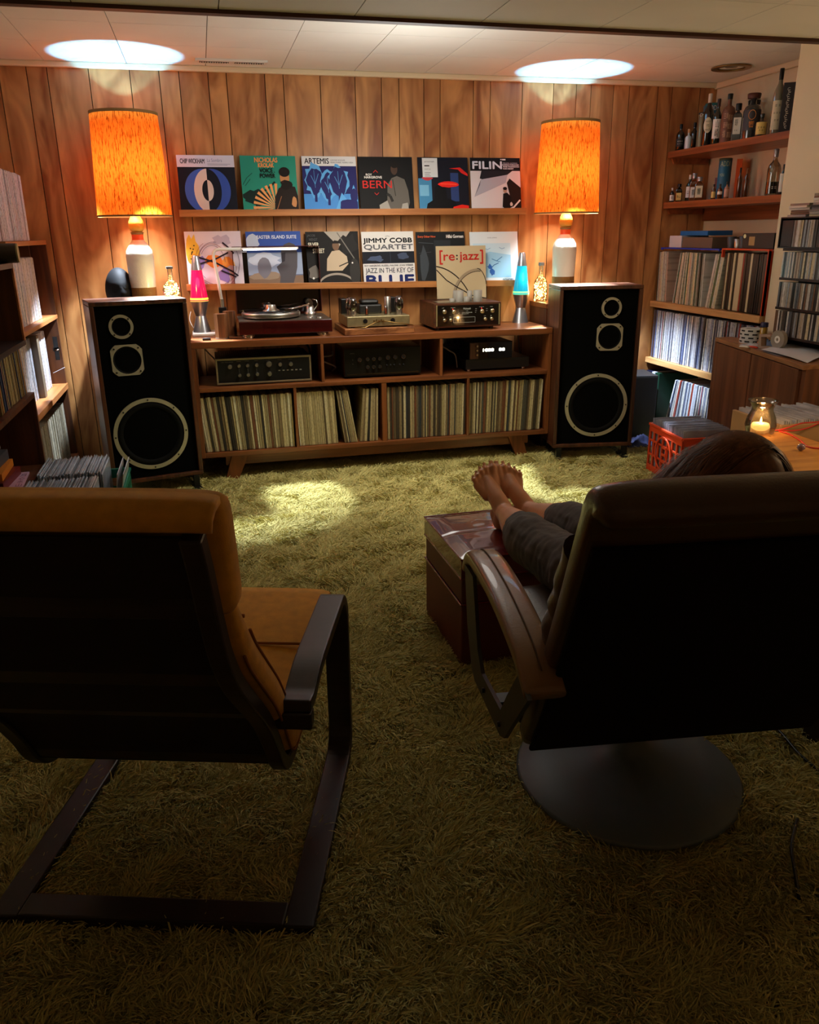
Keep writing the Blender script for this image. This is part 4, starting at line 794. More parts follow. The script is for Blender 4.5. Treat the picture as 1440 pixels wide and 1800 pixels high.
knob_row(t, [(.085, .108, .012)]+[(.132+.036*k, .110, .0105) for k in range(3)]+[(.252, .115, .013), (.296, .115, .012), (.345, .116, .013)]+[(.132+.036*k, .064, .0105) for k in range(3)], m_satin, 0, m_chrome)
mb = MB()
for x in (.246, .268, .290, .324, .346): mb.cyl((x, -.010, .072), (x, 0, .068), .004, n=8)
mb.build('toggle_switches', m_black, t)
mb = MB(); mb.mat(M('panel_ink_dim', (120, 118, 108), .5)); put_text(mb, 'SANSUI', .034, .142, .058, .1465, -.0005); put_text(mb, 'L', .046, .105, .050, .113, -.0005); put_text(mb, 'R', .046, .080, .050, .088, -.0005)
mb.build('lettering', None, fp)
t = thing('black_component', 'low black hi-fi component under the lit tuner, on small bright feet', 'hi-fi component', (1.484, -.39, ZS)); MB().box(0, .405, 0, .31, .012, .072).build('case', m_satin, t, bev=.002)
for x, y in ((.02, .01), (.37, .01), (.02, .29), (.37, .29)): MB().lathe([(.005, 0), (.011, .004), (.011, .012)], n=14).build('foot', m_chrome, t, loc=(x, y, 0))
t = thing('digital_tuner', 'small black tuner with glowing white digits and three knobs', 'tuner', (1.503, -.40, ZS+.0725)); MB().box(0, .272, .004, .22, 0, .100).build('case', m_satin, t, bev=.002)
MB().box(.004, .055, -.001, .004, .004, .096).build('wood_face', WOOD('tuner_wood', (60, 32, 14), (96, 54, 26), .4), t); fp = MB().box(.055, .269, -.001, .004, .004, .096).build('display', M('black_glass', (6, 6, 7)), t)
knob_row(t, [(.044, .080, .0075), (.044, .054, .0075), (.044, .028, .0075)], m_chrome, -.001)
mb = MB(); mb.mat(M('white_digit', (255, 255, 240), .5, emit=(255, 255, 230), es=5)); put_text(mb, '1888', .085, .046, .152, .062, -.0015, bold=.0012); put_text(mb, '88', .186, .046, .222, .062, -.0015, bold=.0012); mb.build('digits', None, fp)
t = thing('switching_hub', 'grey box of plugs and small lights at the back of the right console shelf', 'hub', (1.345, -.10, ZS)); MB().box(0, .33, 0, .045, .10, .19).build('case', M('grey_hub', (86, 92, 104), .4), t, bev=.003); MB().box(.02, .31, .005, .04, 0, .10).build('bracket', m_black, t)
for k in range(7): MB().box(.02+.042*k, .042+.042*k, -.012, 0, .135, .165).build('plug', M('hub_plug', (150, 170, 190), .3) if k in (1, 4) else m_black, t, bev=.002)
MB().sphere((.225, -.004, .15), .006, n=8).build('indicator', M('orange_led', (255, 120, 60), .5, emit=(255, 120, 60), es=5), t)
def cable(label, pts, r, m, name='cable', cat='cable', group=None, smooth=6):
    P = [Vector(p) for p in pts]; out = []
    for i in range(len(P)-1):
        p0 = P[max(i-1, 0)]; p1 = P[i]; p2 = P[i+1]; p3 = P[min(i+2, len(P)-1)]
        for k in range(smooth):
            u = k/smooth; out.append(.5*((2*p1)+(-p0+p2)*u+(2*p0-5*p1+4*p2-p3)*u*u+(-p0+3*p1-3*p2+p3)*u**3))
    out.append(P[-1]); return tag(MB().tube(out, r, 7).build(name, m), label, cat, group)
m_wc = M('white_cable', (214, 208, 200), .4)
cable('white cable looping behind the left shelf of the console', [(-.06, -.06, .78), (-.03, -.10, .72), (.02, -.12, .66), (.06, -.10, .60), (.1, -.07, .5545+.006)], .004, m_wc)
cable('pale cable bulging between the left and middle console shelves', [(.62, -.2, .66), (.66, -.25, .665), (.70, -.24, .67), (.72, -.12, .67)], .005, m_wc)
cable('second pale cable just below the bulging one', [(.62, -.2, .64), (.67, -.27, .625), (.715, -.25, .60), (.71, -.14, .56)], .005, m_wc)
cable('black cables behind the left amplifier', [(.55, -.10, .74), (.575, -.12, .71), (.585, -.10, .66), (.585, -.08, .60)], .006, m_black)
cable('white cord draped over the black component in the right console shelf', [(1.35, -.115, .69), (1.39, -.17, .685), (1.43, -.22, .66), (1.46, -.25, .635), (1.47, -.26, .56)], .0045, m_wc)
cable('grey cord hanging at the right end of the console shelf', [(1.93, -.08, .765), (1.935, -.09, .68), (1.93, -.12, .63), (1.94, -.14, .56)], .004, M('grey_cable', (120, 116, 110), .4))
cable('thin white cord of the red lava lamp', [(-.09, -.05, .93), (-.10, -.09, .89), (-.085, -.12, .85), (-.06, -.10, .823)], .0022, m_wc)
# ------------------------------------------------------------ right wall: shelves of bottles
m_shelfr = WOOD('red_brown_shelf', (120, 62, 30), (158, 88, 46), .4, (26, 1.3, 26))
def wall_shelf(label, z0, z1):
    t = thing('wall_shelf', label, 'shelf', (2.94, 0, z0)); MB().box(0, .308, -1.155, -.004, 0, z1-z0).build('board', m_shelfr, t, bev=.002)
    MB().prism([(0, 0), (.26, 0), (.26, -.035), (.02, -.035)], .018, Matrix.Translation((.02, -.024, 0))).build('bracket', m_shelfr, t)
    return t
wall_shelf('upper red-brown wall shelf holding full size liquor bottles', 1.778, 1.816); wall_shelf('lower red-brown wall shelf holding small bottles', 1.478, 1.515)
struct(MB().box(3.232, 3.25, -1.15, -.005, 1.40, 1.478).build('trim_5', m_shelfr))
m_bg = GLASS('bottle_clear', (206, 200, 184), .10); m_lab = M('cream_label', (214, 202, 172), .6); m_lw = M('white_label', (226, 222, 212), .6); m_ik = M('label_ink', (26, 24, 24), .6)
def liquid(c, n): return M('spirit_'+n, c, .12, coat=.8, spec=.8)
m_amb = liquid((96, 46, 14), 'amber'); m_drk = liquid((18, 14, 12), 'dark'); m_grn = liquid((22, 34, 22), 'green'); m_clr = liquid((120, 112, 92), 'pale'); m_wht = liquid((190, 206, 216), 'milk'); m_brn = liquid((74, 46, 32), 'brown'); m_smk = liquid((52, 52, 52), 'smoke')
FACE = -PI/2+R(28)      # labels face the room / camera
def bottle(label, x, y, zb, r, h, kind='round', glass=None, fill=.0, cap=None, lab=None, text=(), labm=None, ink=None, group='bottles on the upper wall shelf', cat='bottle', name='liquor_bottle', lz=(.16, .46), bw=1.0):
    dx, dy = CP.x-x, CP.y-y; rz = math.atan2(dy, dx)+PI/2
    t = thing(name, label, cat, (x, y, zb+.0005), rz, group); g = glass or m_drk; n = 24
    if kind == 'square': n = 4
    S = {'round': [(.92, 0), (1, .02), (1, .58), (.86, .66), (.42, .74), (.30, .80), (.30, .93)],
         'tall': [(.92, 0), (1, .02), (1, .60), (.80, .68), (.40, .78), (.32, .84), (.32, .93)],
         'square': [(1.25, 0), (1.3, .02), (1.3, .60), (1.1, .70), (.45, .78), (.34, .82), (.34, .92)],
         'decanter': [(.98, 0), (1, .02), (1, .62), (.8, .72), (.34, .77), (.30, .90)],
         'jug': [(.95, 0), (1, .03), (1, .55), (.8, .64), (.3, .69), (.28, .92)],
         'drop': [(.7, 0), (1, .10), (.95, .45), (.5, .68), (.35, .74), (.35, .88)]}[kind]
    T = Matrix.Rotation(PI/4, 4, 'Z') if n == 4 else None
    mb = MB(); mb.lathe([(a*r, b*h) for a, b in S], n=n, T=T)
    b_ = mb.build('glass', g, t, bev=(.003 if n == 4 else 0))
    if n == 4: b_.data.polygons.foreach_set('use_smooth', [False]*len(b_.data.polygons))
    cm = cap or m_black; top = S[-1][1]
    wide = .75 if kind == 'decanter' and bw > 1 else (.62 if kind == 'square' else .40)
    MB().lathe([(wide*r*.92, (top-.10 if kind != 'decanter' else top-.01)*h), (wide*r, h*.985), (wide*r*.9, h)], n=20).build('stopper', cm, t)
    if lab:
        z0, z1 = lz; rr = r*1.012 if n != 4 else 0; mb = MB(); mb.mat(lab)
        if n == 4:
            q = r*1.3*.7071+.0008; mb.add([(-r*.72, -q, z0*h), (r*.72, -q, z0*h), (r*.72, -q, z1*h), (-r*.72, -q, z1*h)], [(0, 1, 2, 3)]); yy = lambda x_: -q-.0006
        else:
            K = 10; A = R(62); vs = []
            for i in range(K+1): a = -PI/2-A+2*A*i/K; vs += [(rr*math.cos(a), rr*math.sin(a), z0*h), (rr*math.cos(a), rr*math.sin(a), z1*h)]
            mb.smooth = True; mb.add(vs, [(2*i, 2*i+2, 2*i+3, 2*i+1) for i in range(K)]); mb.smooth = False
            yy = lambda x_: -math.sqrt(max(1e-9, rr*rr-x_*x_))-.0006
        mb.mat(ink or m_ik)
        for s, u0, v0, u1, v1 in text:
            tv, tf = text_mesh(s); W_ = r*.72
            if tv: mb.add([((-W_+2*W_*(u0+p[0]*(u1-u0))), yy(-W_+2*W_*(u0+p[0]*(u1-u0))), h*(z0+(z1-z0)*(v0+p[1]*(v1-v0)))) for p in tv], tf)
        mb.build('paper_label', None, t)
    return t
Z1, Z2 = 1.816, 1.515
def tube_box(label, x, y, zb, r, h, m, text, capm=None, square=False, ink=None, group=None, cat='tube', name='bottle_tube'):
    dx, dy = CP.x-x, CP.y-y; rz = math.atan2(dy, dx)+PI/2; t = thing(name, label, cat, (x, y, zb+.0005), rz, group)
    if square: MB().box(-r, r, -r, r, 0, h).build('body', m, t, bev=.0015); yy = lambda x_: -r-.0008
    else:
        MB().lathe([(r, 0), (r, h*.965), (r*.99, h*.967)], n=32).build('body', m, t); yy = lambda x_: -math.sqrt(max(1e-9, (r*1.01)**2-x_*x_))-.0006
        MB().lathe([(r*1.015, h*.94), (r*1.015, h*.995), (r*.9, h)], n=32).build('cap', capm or m, t)
    mb = MB(); mb.mat(ink or m_lw)
    for s, u0, v0, u1, v1 in text:
        tv, tf = text_mesh(s)
        if tv: mb.add([(r*(-1+2*(u0+p[0]*(u1-u0)))*.9, yy(r*(-1+2*(u0+p[0]*(u1-u0)))*.9), h*(v0+p[1]*(v1-v0))) for p in tv], tf)
    if mb.v: mb.build('lettering', None, t)
    return t
bottle('small black bottle, first at the left end of the upper wall shelf', 2.99, -.05, Z1, .026, .155, glass=m_drk, lab=M('dark_label', (44, 42, 40), .6), text=(('= = =', .1, .6, .9, .7), ('= = =', .1, .3, .9, .36)), ink=m_lw)
bottle('small milky bottle with a wooden collar beside the small black one', 2.972, -.172, Z1, .020, .112, 'jug', glass=m_wht, cap=M('cork', (190, 150, 110), .8))
bottle('black bottle standing behind the small milky one', 3.045, -.115, Z1, .023, .157, glass=m_drk)
tube_box('silver blue tube at the back of the upper wall shelf', 3.165, -.045, Z1, .025, .264, M('blue_tin', (120, 150, 180), .3, .5), ())
tube_box('wide teal tube with large white lettering on the upper wall shelf', 3.13, -.150, Z1, .042, .261, M('teal_tin', (40, 100, 130), .45), (('ADDI', .12, .84, .92, .94), ('P', .62, .66, .80, .76)), M('teal_lid', (54, 130, 140), .35, .4))
tube_box('narrow gold grey tube in front of the teal tube', 3.03, -.217, Z1, .027, .200, M('gold_tin', (132, 122, 92), .35, .4), (('CH', .12, .88, .6, .97),), M('smoke_lid', (52, 52, 52), .4))
b = bottle('whisky bottle with a white capsule and a large oval label', 3.0, -.324, Z1, .031, .286, 'tall', glass=m_drk, cap=M('white_capsule', (216, 200, 186), .5), lab=None)
mb = MB(); mb.mat(m_lab); K = 28
def curved(pts, r): return [(p[0], -math.sqrt(max(1e-9, r*r-p[0]**2)), p[1]) for p in pts]
mb.add([v_ for i in range(K+1) for v_ in curved([(-.0235+.047*i/K, .115+q_*.042*math.sqrt(max(0, 1-((-.0235+.047*i/K)/.0236)**2))) for q_ in (-1, 1)], .0322)], [(2*i, 2*i+2, 2*i+3, 2*i+1) for i in range(K)]); mb.mat(m_ik)
tv, tf = text_mesh('SINGLE MALT'); 
for s, zc, hh, ww in (('SINGLE', .136, .008, .015), ('MALT', .090, .008, .013), ('YS', .113, .014, .008)):
    tv, tf = text_mesh(s); mb.add([(ww*(-1+2*p[0]), -math.sqrt(.0326**2-(ww*(-1+2*p[0]))**2)-.0003, zc-hh/2+hh*p[1]) for p in tv], tf)
mb.build('oval_label', None, b)
bottle('dark green bottle with a square white label of brushed characters', 3.0, -.418, Z1, .0255, .246, 'round', glass=m_grn, cap=M('brown_capsule', (56, 32, 24), .4), lab=m_lw, text=(('山', .3, .55, .75, .95), ('崎', .25, .08, .8, .5)), lz=(.14, .56))
bottle('brown ceramic bottle covered with incised writing', 3.02, -.493, Z1, .037, .262, 'decanter', glass=M('brown_ceramic', (120, 78, 58), .45, bump=.3, bs=90), cap=m_black, lab=M('ceramic_plain', (112, 72, 52), .5), text=(('三羊', .05, .76, .5, .98), ('開泰', .5, .70, .95, .92), ('吉祥', .05, .44, .5, .66), ('如意', .5, .38, .95, .6), ('福', .05, .08, .35, .34), ('壽酒', .5, .06, .95, .28)), ink=M('incised', (206, 166, 132), .6), lz=(.08, .62))
bottle('square clear bottle with a narrow white label, fifth from the right', 2.99, -.628, Z1, .027, .193, 'square', glass=m_smk, cap=m_black, lab=m_lw, text=(('知多', .2, .5, .6, .92), ('= =', .2, .2, .6, .26)), lz=(.18, .62))
bottle('broad decanter bottle with orange emblem and wooden stopper', 3.03, -.700, Z1, .048, .234, 'decanter', glass=m_smk, cap=M('wood_stopper', (84, 42, 30), .5), lab=M('dark_print', (60, 56, 60), .5), text=(('●', .22, .50, .78, .98), ('響', .3, .12, .7, .44)), ink=M('orange_print', (236, 148, 60), .5), lz=(.2, .64), bw=2)
bottle('short dark bottle with a yellow label near the right end', 2.98, -.862, Z1, .029, .112, 'jug', glass=m_drk, cap=m_drk, lab=M('yellow_label', (222, 190, 110), .6), text=(('= = =', .1, .5, .9, .62), ('= =', .25, .28, .75, .38)), lz=(.08, .62))
bottle('tall clear bottle with black capsule, the tallest on the upper wall shelf', 3.02, -.925, Z1, .029, .318, 'tall', glass=m_clr, cap=m_black, lab=m_lab, text=(('= =', .2, .8, .8, .86), ('= = =', .1, .55, .9, .60), ('= =', .25, .3, .75, .35)), lz=(.08, .52))
t = tube_box('dark grey box with white vertical script next to the pier', 3.01, -1.015, Z1, .029, .235, M('charcoal_box', (44, 42, 48), .5), (), square=True)
mb = MB(); mb.mat(m_lw).tube([(.006*math.sin(k*1.35)+.003*math.sin(k*.41), -.0298, .02+.19*k/90+.004*math.cos(k*1.35)) for k in range(91)], .0011, 4); mb.build('script', None, t)
bottle('dark bottle behind the tall clear one', 3.14, -.80, Z1, .022, .262, 'tall', glass=m_drk)
bottle('round glass jar with black lid at the back of the upper wall shelf', 3.175, -.50, Z1, .046, .232, 'decanter', glass=m_grn, cap=m_black, bw=2)
tube_box('black tube at the far right of the upper wall shelf', 3.12, -1.06, Z1, .022, .27, M('black_tin', (20, 18, 18), .4), ())
G2 = 'small bottles on the lower wall shelf'
def b2(*a, **k): return bottle(*a, group=G2, **k)
b2('tiny bottle with white label, first on the lower wall shelf', 2.97, -.045, Z2, .015, .085, glass=m_drk, lab=m_lw, text=(('響', .3, .3, .7, .8),), cap=M('white_capsule', (216, 200, 186)), lz=(.1, .5))
b2('low square bottle with two yellow labels near the left end of the lower shelf', 2.985, -.100, Z2, .021, .106, 'square', glass=m_drk, lab=M('yellow_label', (222, 190, 110)), text=(('寿', .1, .3, .45, .7), ('山', .55, .3, .9, .7)), lz=(.08, .5))
b2('dark bottle with a tall white label on the lower wall shelf', 3.035, -.135, Z2, .022, .158, glass=m_grn, lab=m_lw, text=(('山崎', .1, .3, .9, .7),), lz=(.15, .56), cap=M('white_capsule', (216, 200, 186)))
b2('green capped bottle at the back left of the lower wall shelf', 3.11, -.055, Z2, .018, .165, glass=m_grn, cap=M('green_capsule', (30, 56, 48), .4))
b2('faceted dark decanter with glass stopper, left of the pair', 3.0, -.237, Z2, .025, .160, 'square', glass=m_amb, cap=M('crystal', (170, 166, 170), .1, .5), lab=m_lw, text=(('響', .25, .25, .75, .8),), lz=(.12, .5))
b2('faceted dark decanter with cream label, right of the pair', 2.985, -.322, Z2, .028, .134, 'square', glass=m_amb, cap=M('crystal', (170, 166, 170)), lab=m_lab, text=(('響', .25, .25, .75, .8),), lz=(.12, .62))
tube_box('small pink box behind the decanters on the lower wall shelf', 3.09, -.345, Z2, .015, .128, M('pink_box', (150, 84, 84), .5), (), square=True)
tube_box('teal tube with pale lettering on the lower wall shelf', 3.09, -.410, Z2, .037, .232, M('teal_tin', (40, 100, 130)), (('ADDI', .1, .8, .9, .92), ('YOU', .1, .56, .5, .63)), M('olive_lid', (64, 84, 70), .5), ink=M('pale_ink', (170, 186, 150), .5))
tube_box('slim orange box beside the teal tube', 3.16, -.447, Z2, .016, .225, M('orange_box', (236, 92, 30), .5), (), square=True)
b2('tiny amber bottle in front of the teal tube', 2.97, -.500, Z2, .013, .083, glass=m_amb, lab=M('yellow_label', (222, 190, 110)), lz=(.1, .5))
b2('tiny amber bottle with black cap and white label', 2.98, -.548, Z2, .015, .082, glass=m_amb, lab=m_lw, lz=(.3, .5))
b2('tiny pinkish bottle beside the two amber miniatures', 2.99, -.598, Z2, .014, .092, glass=liquid((150, 96, 70), 'rose'), lab=M('pink_label', (206, 160, 140), .6), lz=(.1, .55))
b2('slim amber bottle with black cap at the back of the lower shelf', 3.12, -.525, Z2, .014, .172, 'tall', glass=m_amb)
b2('slim amber bottle with tan cap at the back of the lower shelf', 3.13, -.575, Z2, .016, .164, 'tall', glass=m_amb, cap=M('tan_cap', (150, 96, 60), .5))
b2('clear glass decanter with a ball stopper toward the right of the lower shelf', 3.04, -.935, Z2, .034, .235, 'round', glass=m_bg, cap=M('crystal', (170, 166, 170)), lab=m_drk, text=(('= = =', .1, .4, .9, .6),), ink=m_lw, lz=(.05, .3))
b2('bottle with a white label at the right end of the lower wall shelf', 3.01, -1.055, Z2, .018, .150, 'tall', glass=m_drk, lab=m_lw, lz=(.1, .7))

# ------------------------------------------------------------ right record shelves
sh = thing('record_shelf', 'light pine record shelving with three boards in the right alcove', 'shelf', (2.90, 0, 0))
def board(z0, z1, y1, y0=-.005): return MB().box(0, .345, y1, y0, z0, z1).build('board', m_pine, sh, bev=.002)
board(.863, .900, -1.155); board(.492, .527, -1.155); board(.085, .118, -1.155)
MB().box(.31, .345, -1.155, -.005, .527, .863).build('back_board', m_pine, sh); MB().box(.31, .345, -1.155, -.005, .118, .492).build('back_board', m_pine, sh)
MB().box(.0, .345, -1.155, -1.13, .118, .492).build('end_board', m_pine, sh); MB().box(.03, .30, -1.12, -.03, 0, .085).build('plinth', m_dark, sh)
fr = lambda s, i: (2.905+i, -s)
pcool = [(206, 210, 214), (182, 186, 196), (150, 160, 186), (214, 212, 204), (96, 104, 130), (190, 196, 210), (60, 66, 84), (208, 206, 198), (140, 146, 160), (120, 134, 176), (222, 222, 222), (70, 60, 66), (170, 176, 190), (150, 60, 50), (44, 46, 56), (196, 200, 210)]
p_r = PAL('sleeved_record_spines_cool', pcool, .35, coat=.6); p_r2 = PAL('sleeved_record_spines_pale', [(208, 208, 190), (186, 190, 176), (214, 206, 160), (150, 156, 148), (200, 204, 200), (176, 180, 164), (62, 66, 58), (190, 168, 150), (206, 208, 200), (110, 116, 106), (196, 200, 190), (40, 84, 56)], .35, coat=.6)
p_blk = PAL('boxed_set_spines', [(24, 22, 22), (34, 30, 28), (20, 20, 20), (30, 26, 26), (150, 36, 24), (46, 42, 38), (18, 18, 20), (40, 36, 34), (184, 176, 160), (26, 24, 24), (60, 50, 40), (22, 20, 22), (196, 184, 150), (32, 28, 26), (20, 22, 20)], .4, speck=.0)
g = 'records on the pine top board'
lp_row(g, 'clear-sleeved pale record leaning left at the left end of the pine top board', p_r2, .03, .17, .9005, fr, -PI/2, lean0=-.02, lean1=-.07, name='record_sleeve', seed=21)
lp_row(g, 'clear-sleeved pale record leaning right in the middle of the pine top board', p_r2, .235, .34, .9005, fr, -PI/2, lean0=.14, lean1=.05, seed=22)
lp_row(g, 'clear-sleeved grey green record upright on the pine top board', p_r2, .345, .555, .9005, fr, -PI/2, lean0=.02, lean1=-.03, seed=23)
lp_row(g, 'clear-sleeved record leaning right before the orange frame', p_r2, .60, .70, .9005, fr, -PI/2, lean0=.17, lean1=.14, seed=24)
lp_row('black box sets in the orange frame', 'black or dark spined record set inside the orange metal frame', p_blk, .755, 1.125, .906, fr, -PI/2, tl=(.011, .022), seed=25, lean0=.01, lean1=0)
lp_row('records on the pine middle board', 'plastic sleeved blue white record on the middle pine board', p_r, .02, .56, .5275, fr, -PI/2, lean0=.0, lean1=.02, seed=26)
REST = MB(); p_ri = PAL('sleeved_record_spines_cool_rest', pcool, .35, coat=.6, island=True)
lp_row('', '', p_ri, .575, 1.12, .5275, fr, -PI/2, lean0=.02, lean1=.03, seed=46, stuff=REST)
for k, (y0, c, lab) in enumerate(((.012, (22, 26, 50), 'thick navy box set at the left end of the bottom pine board'), (.048, (24, 28, 58), 'second navy box set on the bottom pine board'), (.086, (196, 206, 226), 'wide pale blue box set on the bottom pine board'), (.130, (18, 58, 44), 'dark green box set leaning beside the pale blue one'))):
    tag(MB().box(0, .31, -y0-(.035 if k < 3 else .05), -y0, 0, .318).build('box_set', M('box_set_%d' % k, c, .4), loc=(2.915, 0, .1185), bev=.001), lab, 'box set')
lp_row('records on the bottom pine board, leaning', 'thin record leaning right on the bottom pine board', p_r, .275, .40, .1185, fr, -PI/2, lean0=.26, lean1=.14, seed=27, tl=(.0055, .011))
lp_row('records on the bottom pine board, upright', 'sleeved record nearly upright on the bottom pine board', p_r, .402, .85, .1185, fr, -PI/2, lean0=.12, lean1=.03, seed=28)
def frame_bookend(label, y0, y1, z0, z1, m, grid):
    t = thing('record_holder', label, 'bookend', (2.908, 0, 0)); th = .009
    mb = MB(); mb.box(0, .02, y1, y0, z1-th, z1); mb.box(0, .02, y1, y1+th, z0, z1-th)
    if not grid: mb.box(0, .02, y0-th, y0, z1-.05, z1-th); mb.box(.29, .31, y1, y0, z1-th, z1); mb.box(.0, .31, y1, y1+.004, z0, z1-th); mb.box(.02, .29, y1, y0, z1-.004, z1)
    mb.build('frame', m, t, bev=.003); return t
frame_bookend('orange metal frame holding the black record sets', -.735, -1.165+.012, .9005, 1.245, M('orange_enamel', (206, 70, 34), .4), False)
# blue wire rack on top of the records
t = thing('blue_wire_rack', 'bright blue plastic coated rack lying on the records of the top pine board', 'rack', (2.915, 0, 1.2265)); mb = MB(); m_bl = M('blue_plastic', (32, 60, 190), .4)
mb.box(0, .008, -.70, -.06, .006, .014); mb.box(.27, .278, -.70, -.06, .006, .014)
for k in range(14): mb.box(.008, .27, -.07-.048*k, -.063-.048*k, .007, .013)
mb.box(0, .01, -.08, -.06, .0, .006); mb.box(0, .01, -.70, -.69, 0, .006); mb.build('rack', m_bl, t, bev=.001)
def sbox(name, label, x0, x1, y0, y1, z0, z1, m, cat='box', group=None): return tag(MB().box(x0, x1, y0, y1, z0+.0005, z1).build(name, m, bev=.002), label, cat, group)
sbox('cardboard_box', 'white and grey box at the left on the blue rack', 2.93, 3.12, -.27, -.13, 1.2405, 1.312, M('white_card', (198, 200, 206), .5))
sbox('cardboard_box', 'brown box on the blue rack', 2.93, 3.13, -.60, -.28, 1.2405, 1.303, M('taupe_card', (104, 88, 76), .5))
sbox('cardboard_box', 'flat blue box on top of the white and brown boxes', 2.96, 3.13, -.50, -.20, 1.3125, 1.340, M('azure_card', (28, 104, 172), .45))
sbox('black_camera_box', 'black cardboard box with a small gold window above the orange frame', 2.93, 3.14, -1.152, -.885, 1.2455, 1.325, M('black_card', (38, 38, 36), .5))
o = bpy.data.objects['black_camera_box']; mb = MB(); mb.mat(M('gold_window', (168, 138, 90), .4)); mb.add([(2.9285, -.945, 1.262), (2.9285, -.995, 1.262), (2.9285, -.995, 1.308), (2.9285, -.945, 1.308)], [(0, 1, 2, 3)]); mb.mat(M('pale_sticker', (222, 220, 170), .5)); mb.add([(2.9284, -.905+.012*math.cos(a/8*PI), 1.310+.011*math.sin(a/8*PI)) for a in range(16)], [tuple(range(16))]); mb.build('printed_window', None, o)
for k, (y, h, lab) in enumerate(((-.752, .062, 'dark grey cup left of the black box'), (-.815, .05, 'small silver cup between the two dark cups'), (-.862, .064, 'dark grey cup touching the black box'))):
    tag(MB().lathe([(.020, 0), (.026, h), (.023, h), (.018, .004), (.001, .004)], n=20, cap=False).build('cup', M('slate_cup', (66, 72, 80), .4) if k != 1 else m_alu, loc=(2.955, y, 1.2455)), lab, 'cup')

# ------------------------------------------------------------ sideboard
sd = thing('sideboard', 'brown sideboard with two plain doors in front of the record shelves', 'sideboard', (0, 0, 0)); ZT2 = .77
A = Vector((2.784, -.95)); dr = Vector((-.215, -.977)).normalized(); B = A+dr*1.02; m_side = WOOD('sideboard_oak', (86, 50, 30), (120, 74, 46), .45, (22, 22, 1.2)); m_sidet = WOOD('sideboard_top', (128, 86, 54), (164, 116, 76), .4, (22, 1.3, 22))
def hull(pts, z0, z1, name, m, par, bev=.002):
    n = len(pts); v = [(p[0], p[1], z0) for p in pts]+[(p[0], p[1], z1) for p in pts]
    return MB().add(v, [tuple(range(n-1, -1, -1)), tuple(range(n, 2*n))]+[(i, (i+1) % n, (i+1) % n+n, i+n) for i in range(n)]).build(name, m, par, bev=bev)
nm = Vector((dr.y, -dr.x)).normalized()    # points away from the room? checked below
if nm.x > 0: nm = -nm
pts = [A, B, (2.925, B.y), (2.925, -1.165), (2.893, -1.165), (2.893, -.95)]; pts = [(p[0], p[1]) for p in pts][::1]
pts = pts[::-1]
inner = [(a[0]-nm.x*.016 if i in (4, 5) else a[0], a[1]-nm.y*.016 if i in (4, 5) else a[1]) for i, a in enumerate(pts)]
hull(pts, ZT2-.022, ZT2, 'top', m_sidet, sd); hull(inner, .06, ZT2-.022, 'body', m_side, sd)
hull([(p[0]-nm.x*.03 if i in (4, 5) else p[0], p[1]-nm.y*.03 if i in (4, 5) else p[1]) for i, p in enumerate(pts)], .0, .06, 'plinth', m_dark, sd)
for k, (s0, s1) in enumerate(((.022, .48), (.488, .98))):
    a = A+dr*s0; b = A+dr*s1; hull([(b.x-nm.x*.016, b.y-nm.y*.016), (a.x-nm.x*.016, a.y-nm.y*.016), (a.x, a.y), (b.x, b.y)][::-1], .075, ZT2-.026, 'door', m_side, sd)
hull([(A.x-nm.x*.016, A.y-nm.y*.016), (A.x, A.y), ((A+dr*.018).x, (A+dr*.018).y), ((A+dr*.018).x-nm.x*.016, (A+dr*.018).y-nm.y*.016)], .06, ZT2-.022, 'end_panel', m_side, sd)
def onz(px, py, z=ZT2): return at(px, py, 2, z)
p = Vector((2.835, -1.20, 0))
for k in range(4):
    q = thing('tape_roll', ['bottom', 'second', 'third', 'topmost'][k]+' of four stacked white tape rolls on the sideboard', 'tape', (p.x, p.y, ZT2+.0005+k*.0185), k*.7, 'stacked tape rolls')
    MB().ring((0, 0, 0), (0, 0, 1), .036, .062, .018, 32).build('roll', M('white_tape', (206, 208, 206), .4), q)
    mb = MB(); mb.mat(m_ik)
    for j in range(9):
        a0 = j*2*PI/9+.3*k; mb.add([(.0624*math.cos(a0+.06*u), .0624*math.sin(a0+.06*u), z_) for u in range(8) for z_ in (.005, .013)], [(2*u, 2*u+2, 2*u+3, 2*u+1) for u in range(7)])
    mb.build('print', None, q)
p = Vector((2.835+.03, -1.29+.03, 0)); t = thing('glue_bottle', 'small amber bottle with a blue cap beside the tape rolls', 'bottle', (p.x-.03, p.y-.03, ZT2+.0005)); MB().lathe([(.026, 0), (.026, .012), (.019, .016)], n=24).build('base', M('orange_foot', (190, 110, 50), .4), t); MB().lathe([(.019, .016), (.019, .085), (.012, .092)], n=24).build('body', M('amber_plastic', (168, 128, 40), .2, coat=.5), t); MB().lathe([(.020, .090), (.020, .112), (.017, .114)], n=24).build('cap', M('navy_cap', (24, 30, 74), .4), t)
# tape dispenser
p = Vector((2.74, -1.47, 0)); t = thing('tape_dispenser', 'beige tape dispenser holding a roll of clear tape on the sideboard', 'tape dispenser', (p.x, p.y, ZT2+.0005), R(-85)); m_be = M('beige_plastic', (160, 136, 118), .4)
mb = MB(); mb.prism([(-.08, 0), (.085, 0), (.085, .012), (-.055, .012), (-.062, .055), (.0, .062), (.0, .072), (-.08, .068)], .035); mb.build('body', m_be, t, bev=.002)
q = MB().ring((.045, .005, .055), (0, 1, 0), .018, .045, .022, 36).build('tape', M('clear_tape', (150, 140, 128), .2, coat=.5), t); MB().ring((.045, .004, .055), (0, 1, 0), .008, .018, .026, 24).build('core', m_white, q)
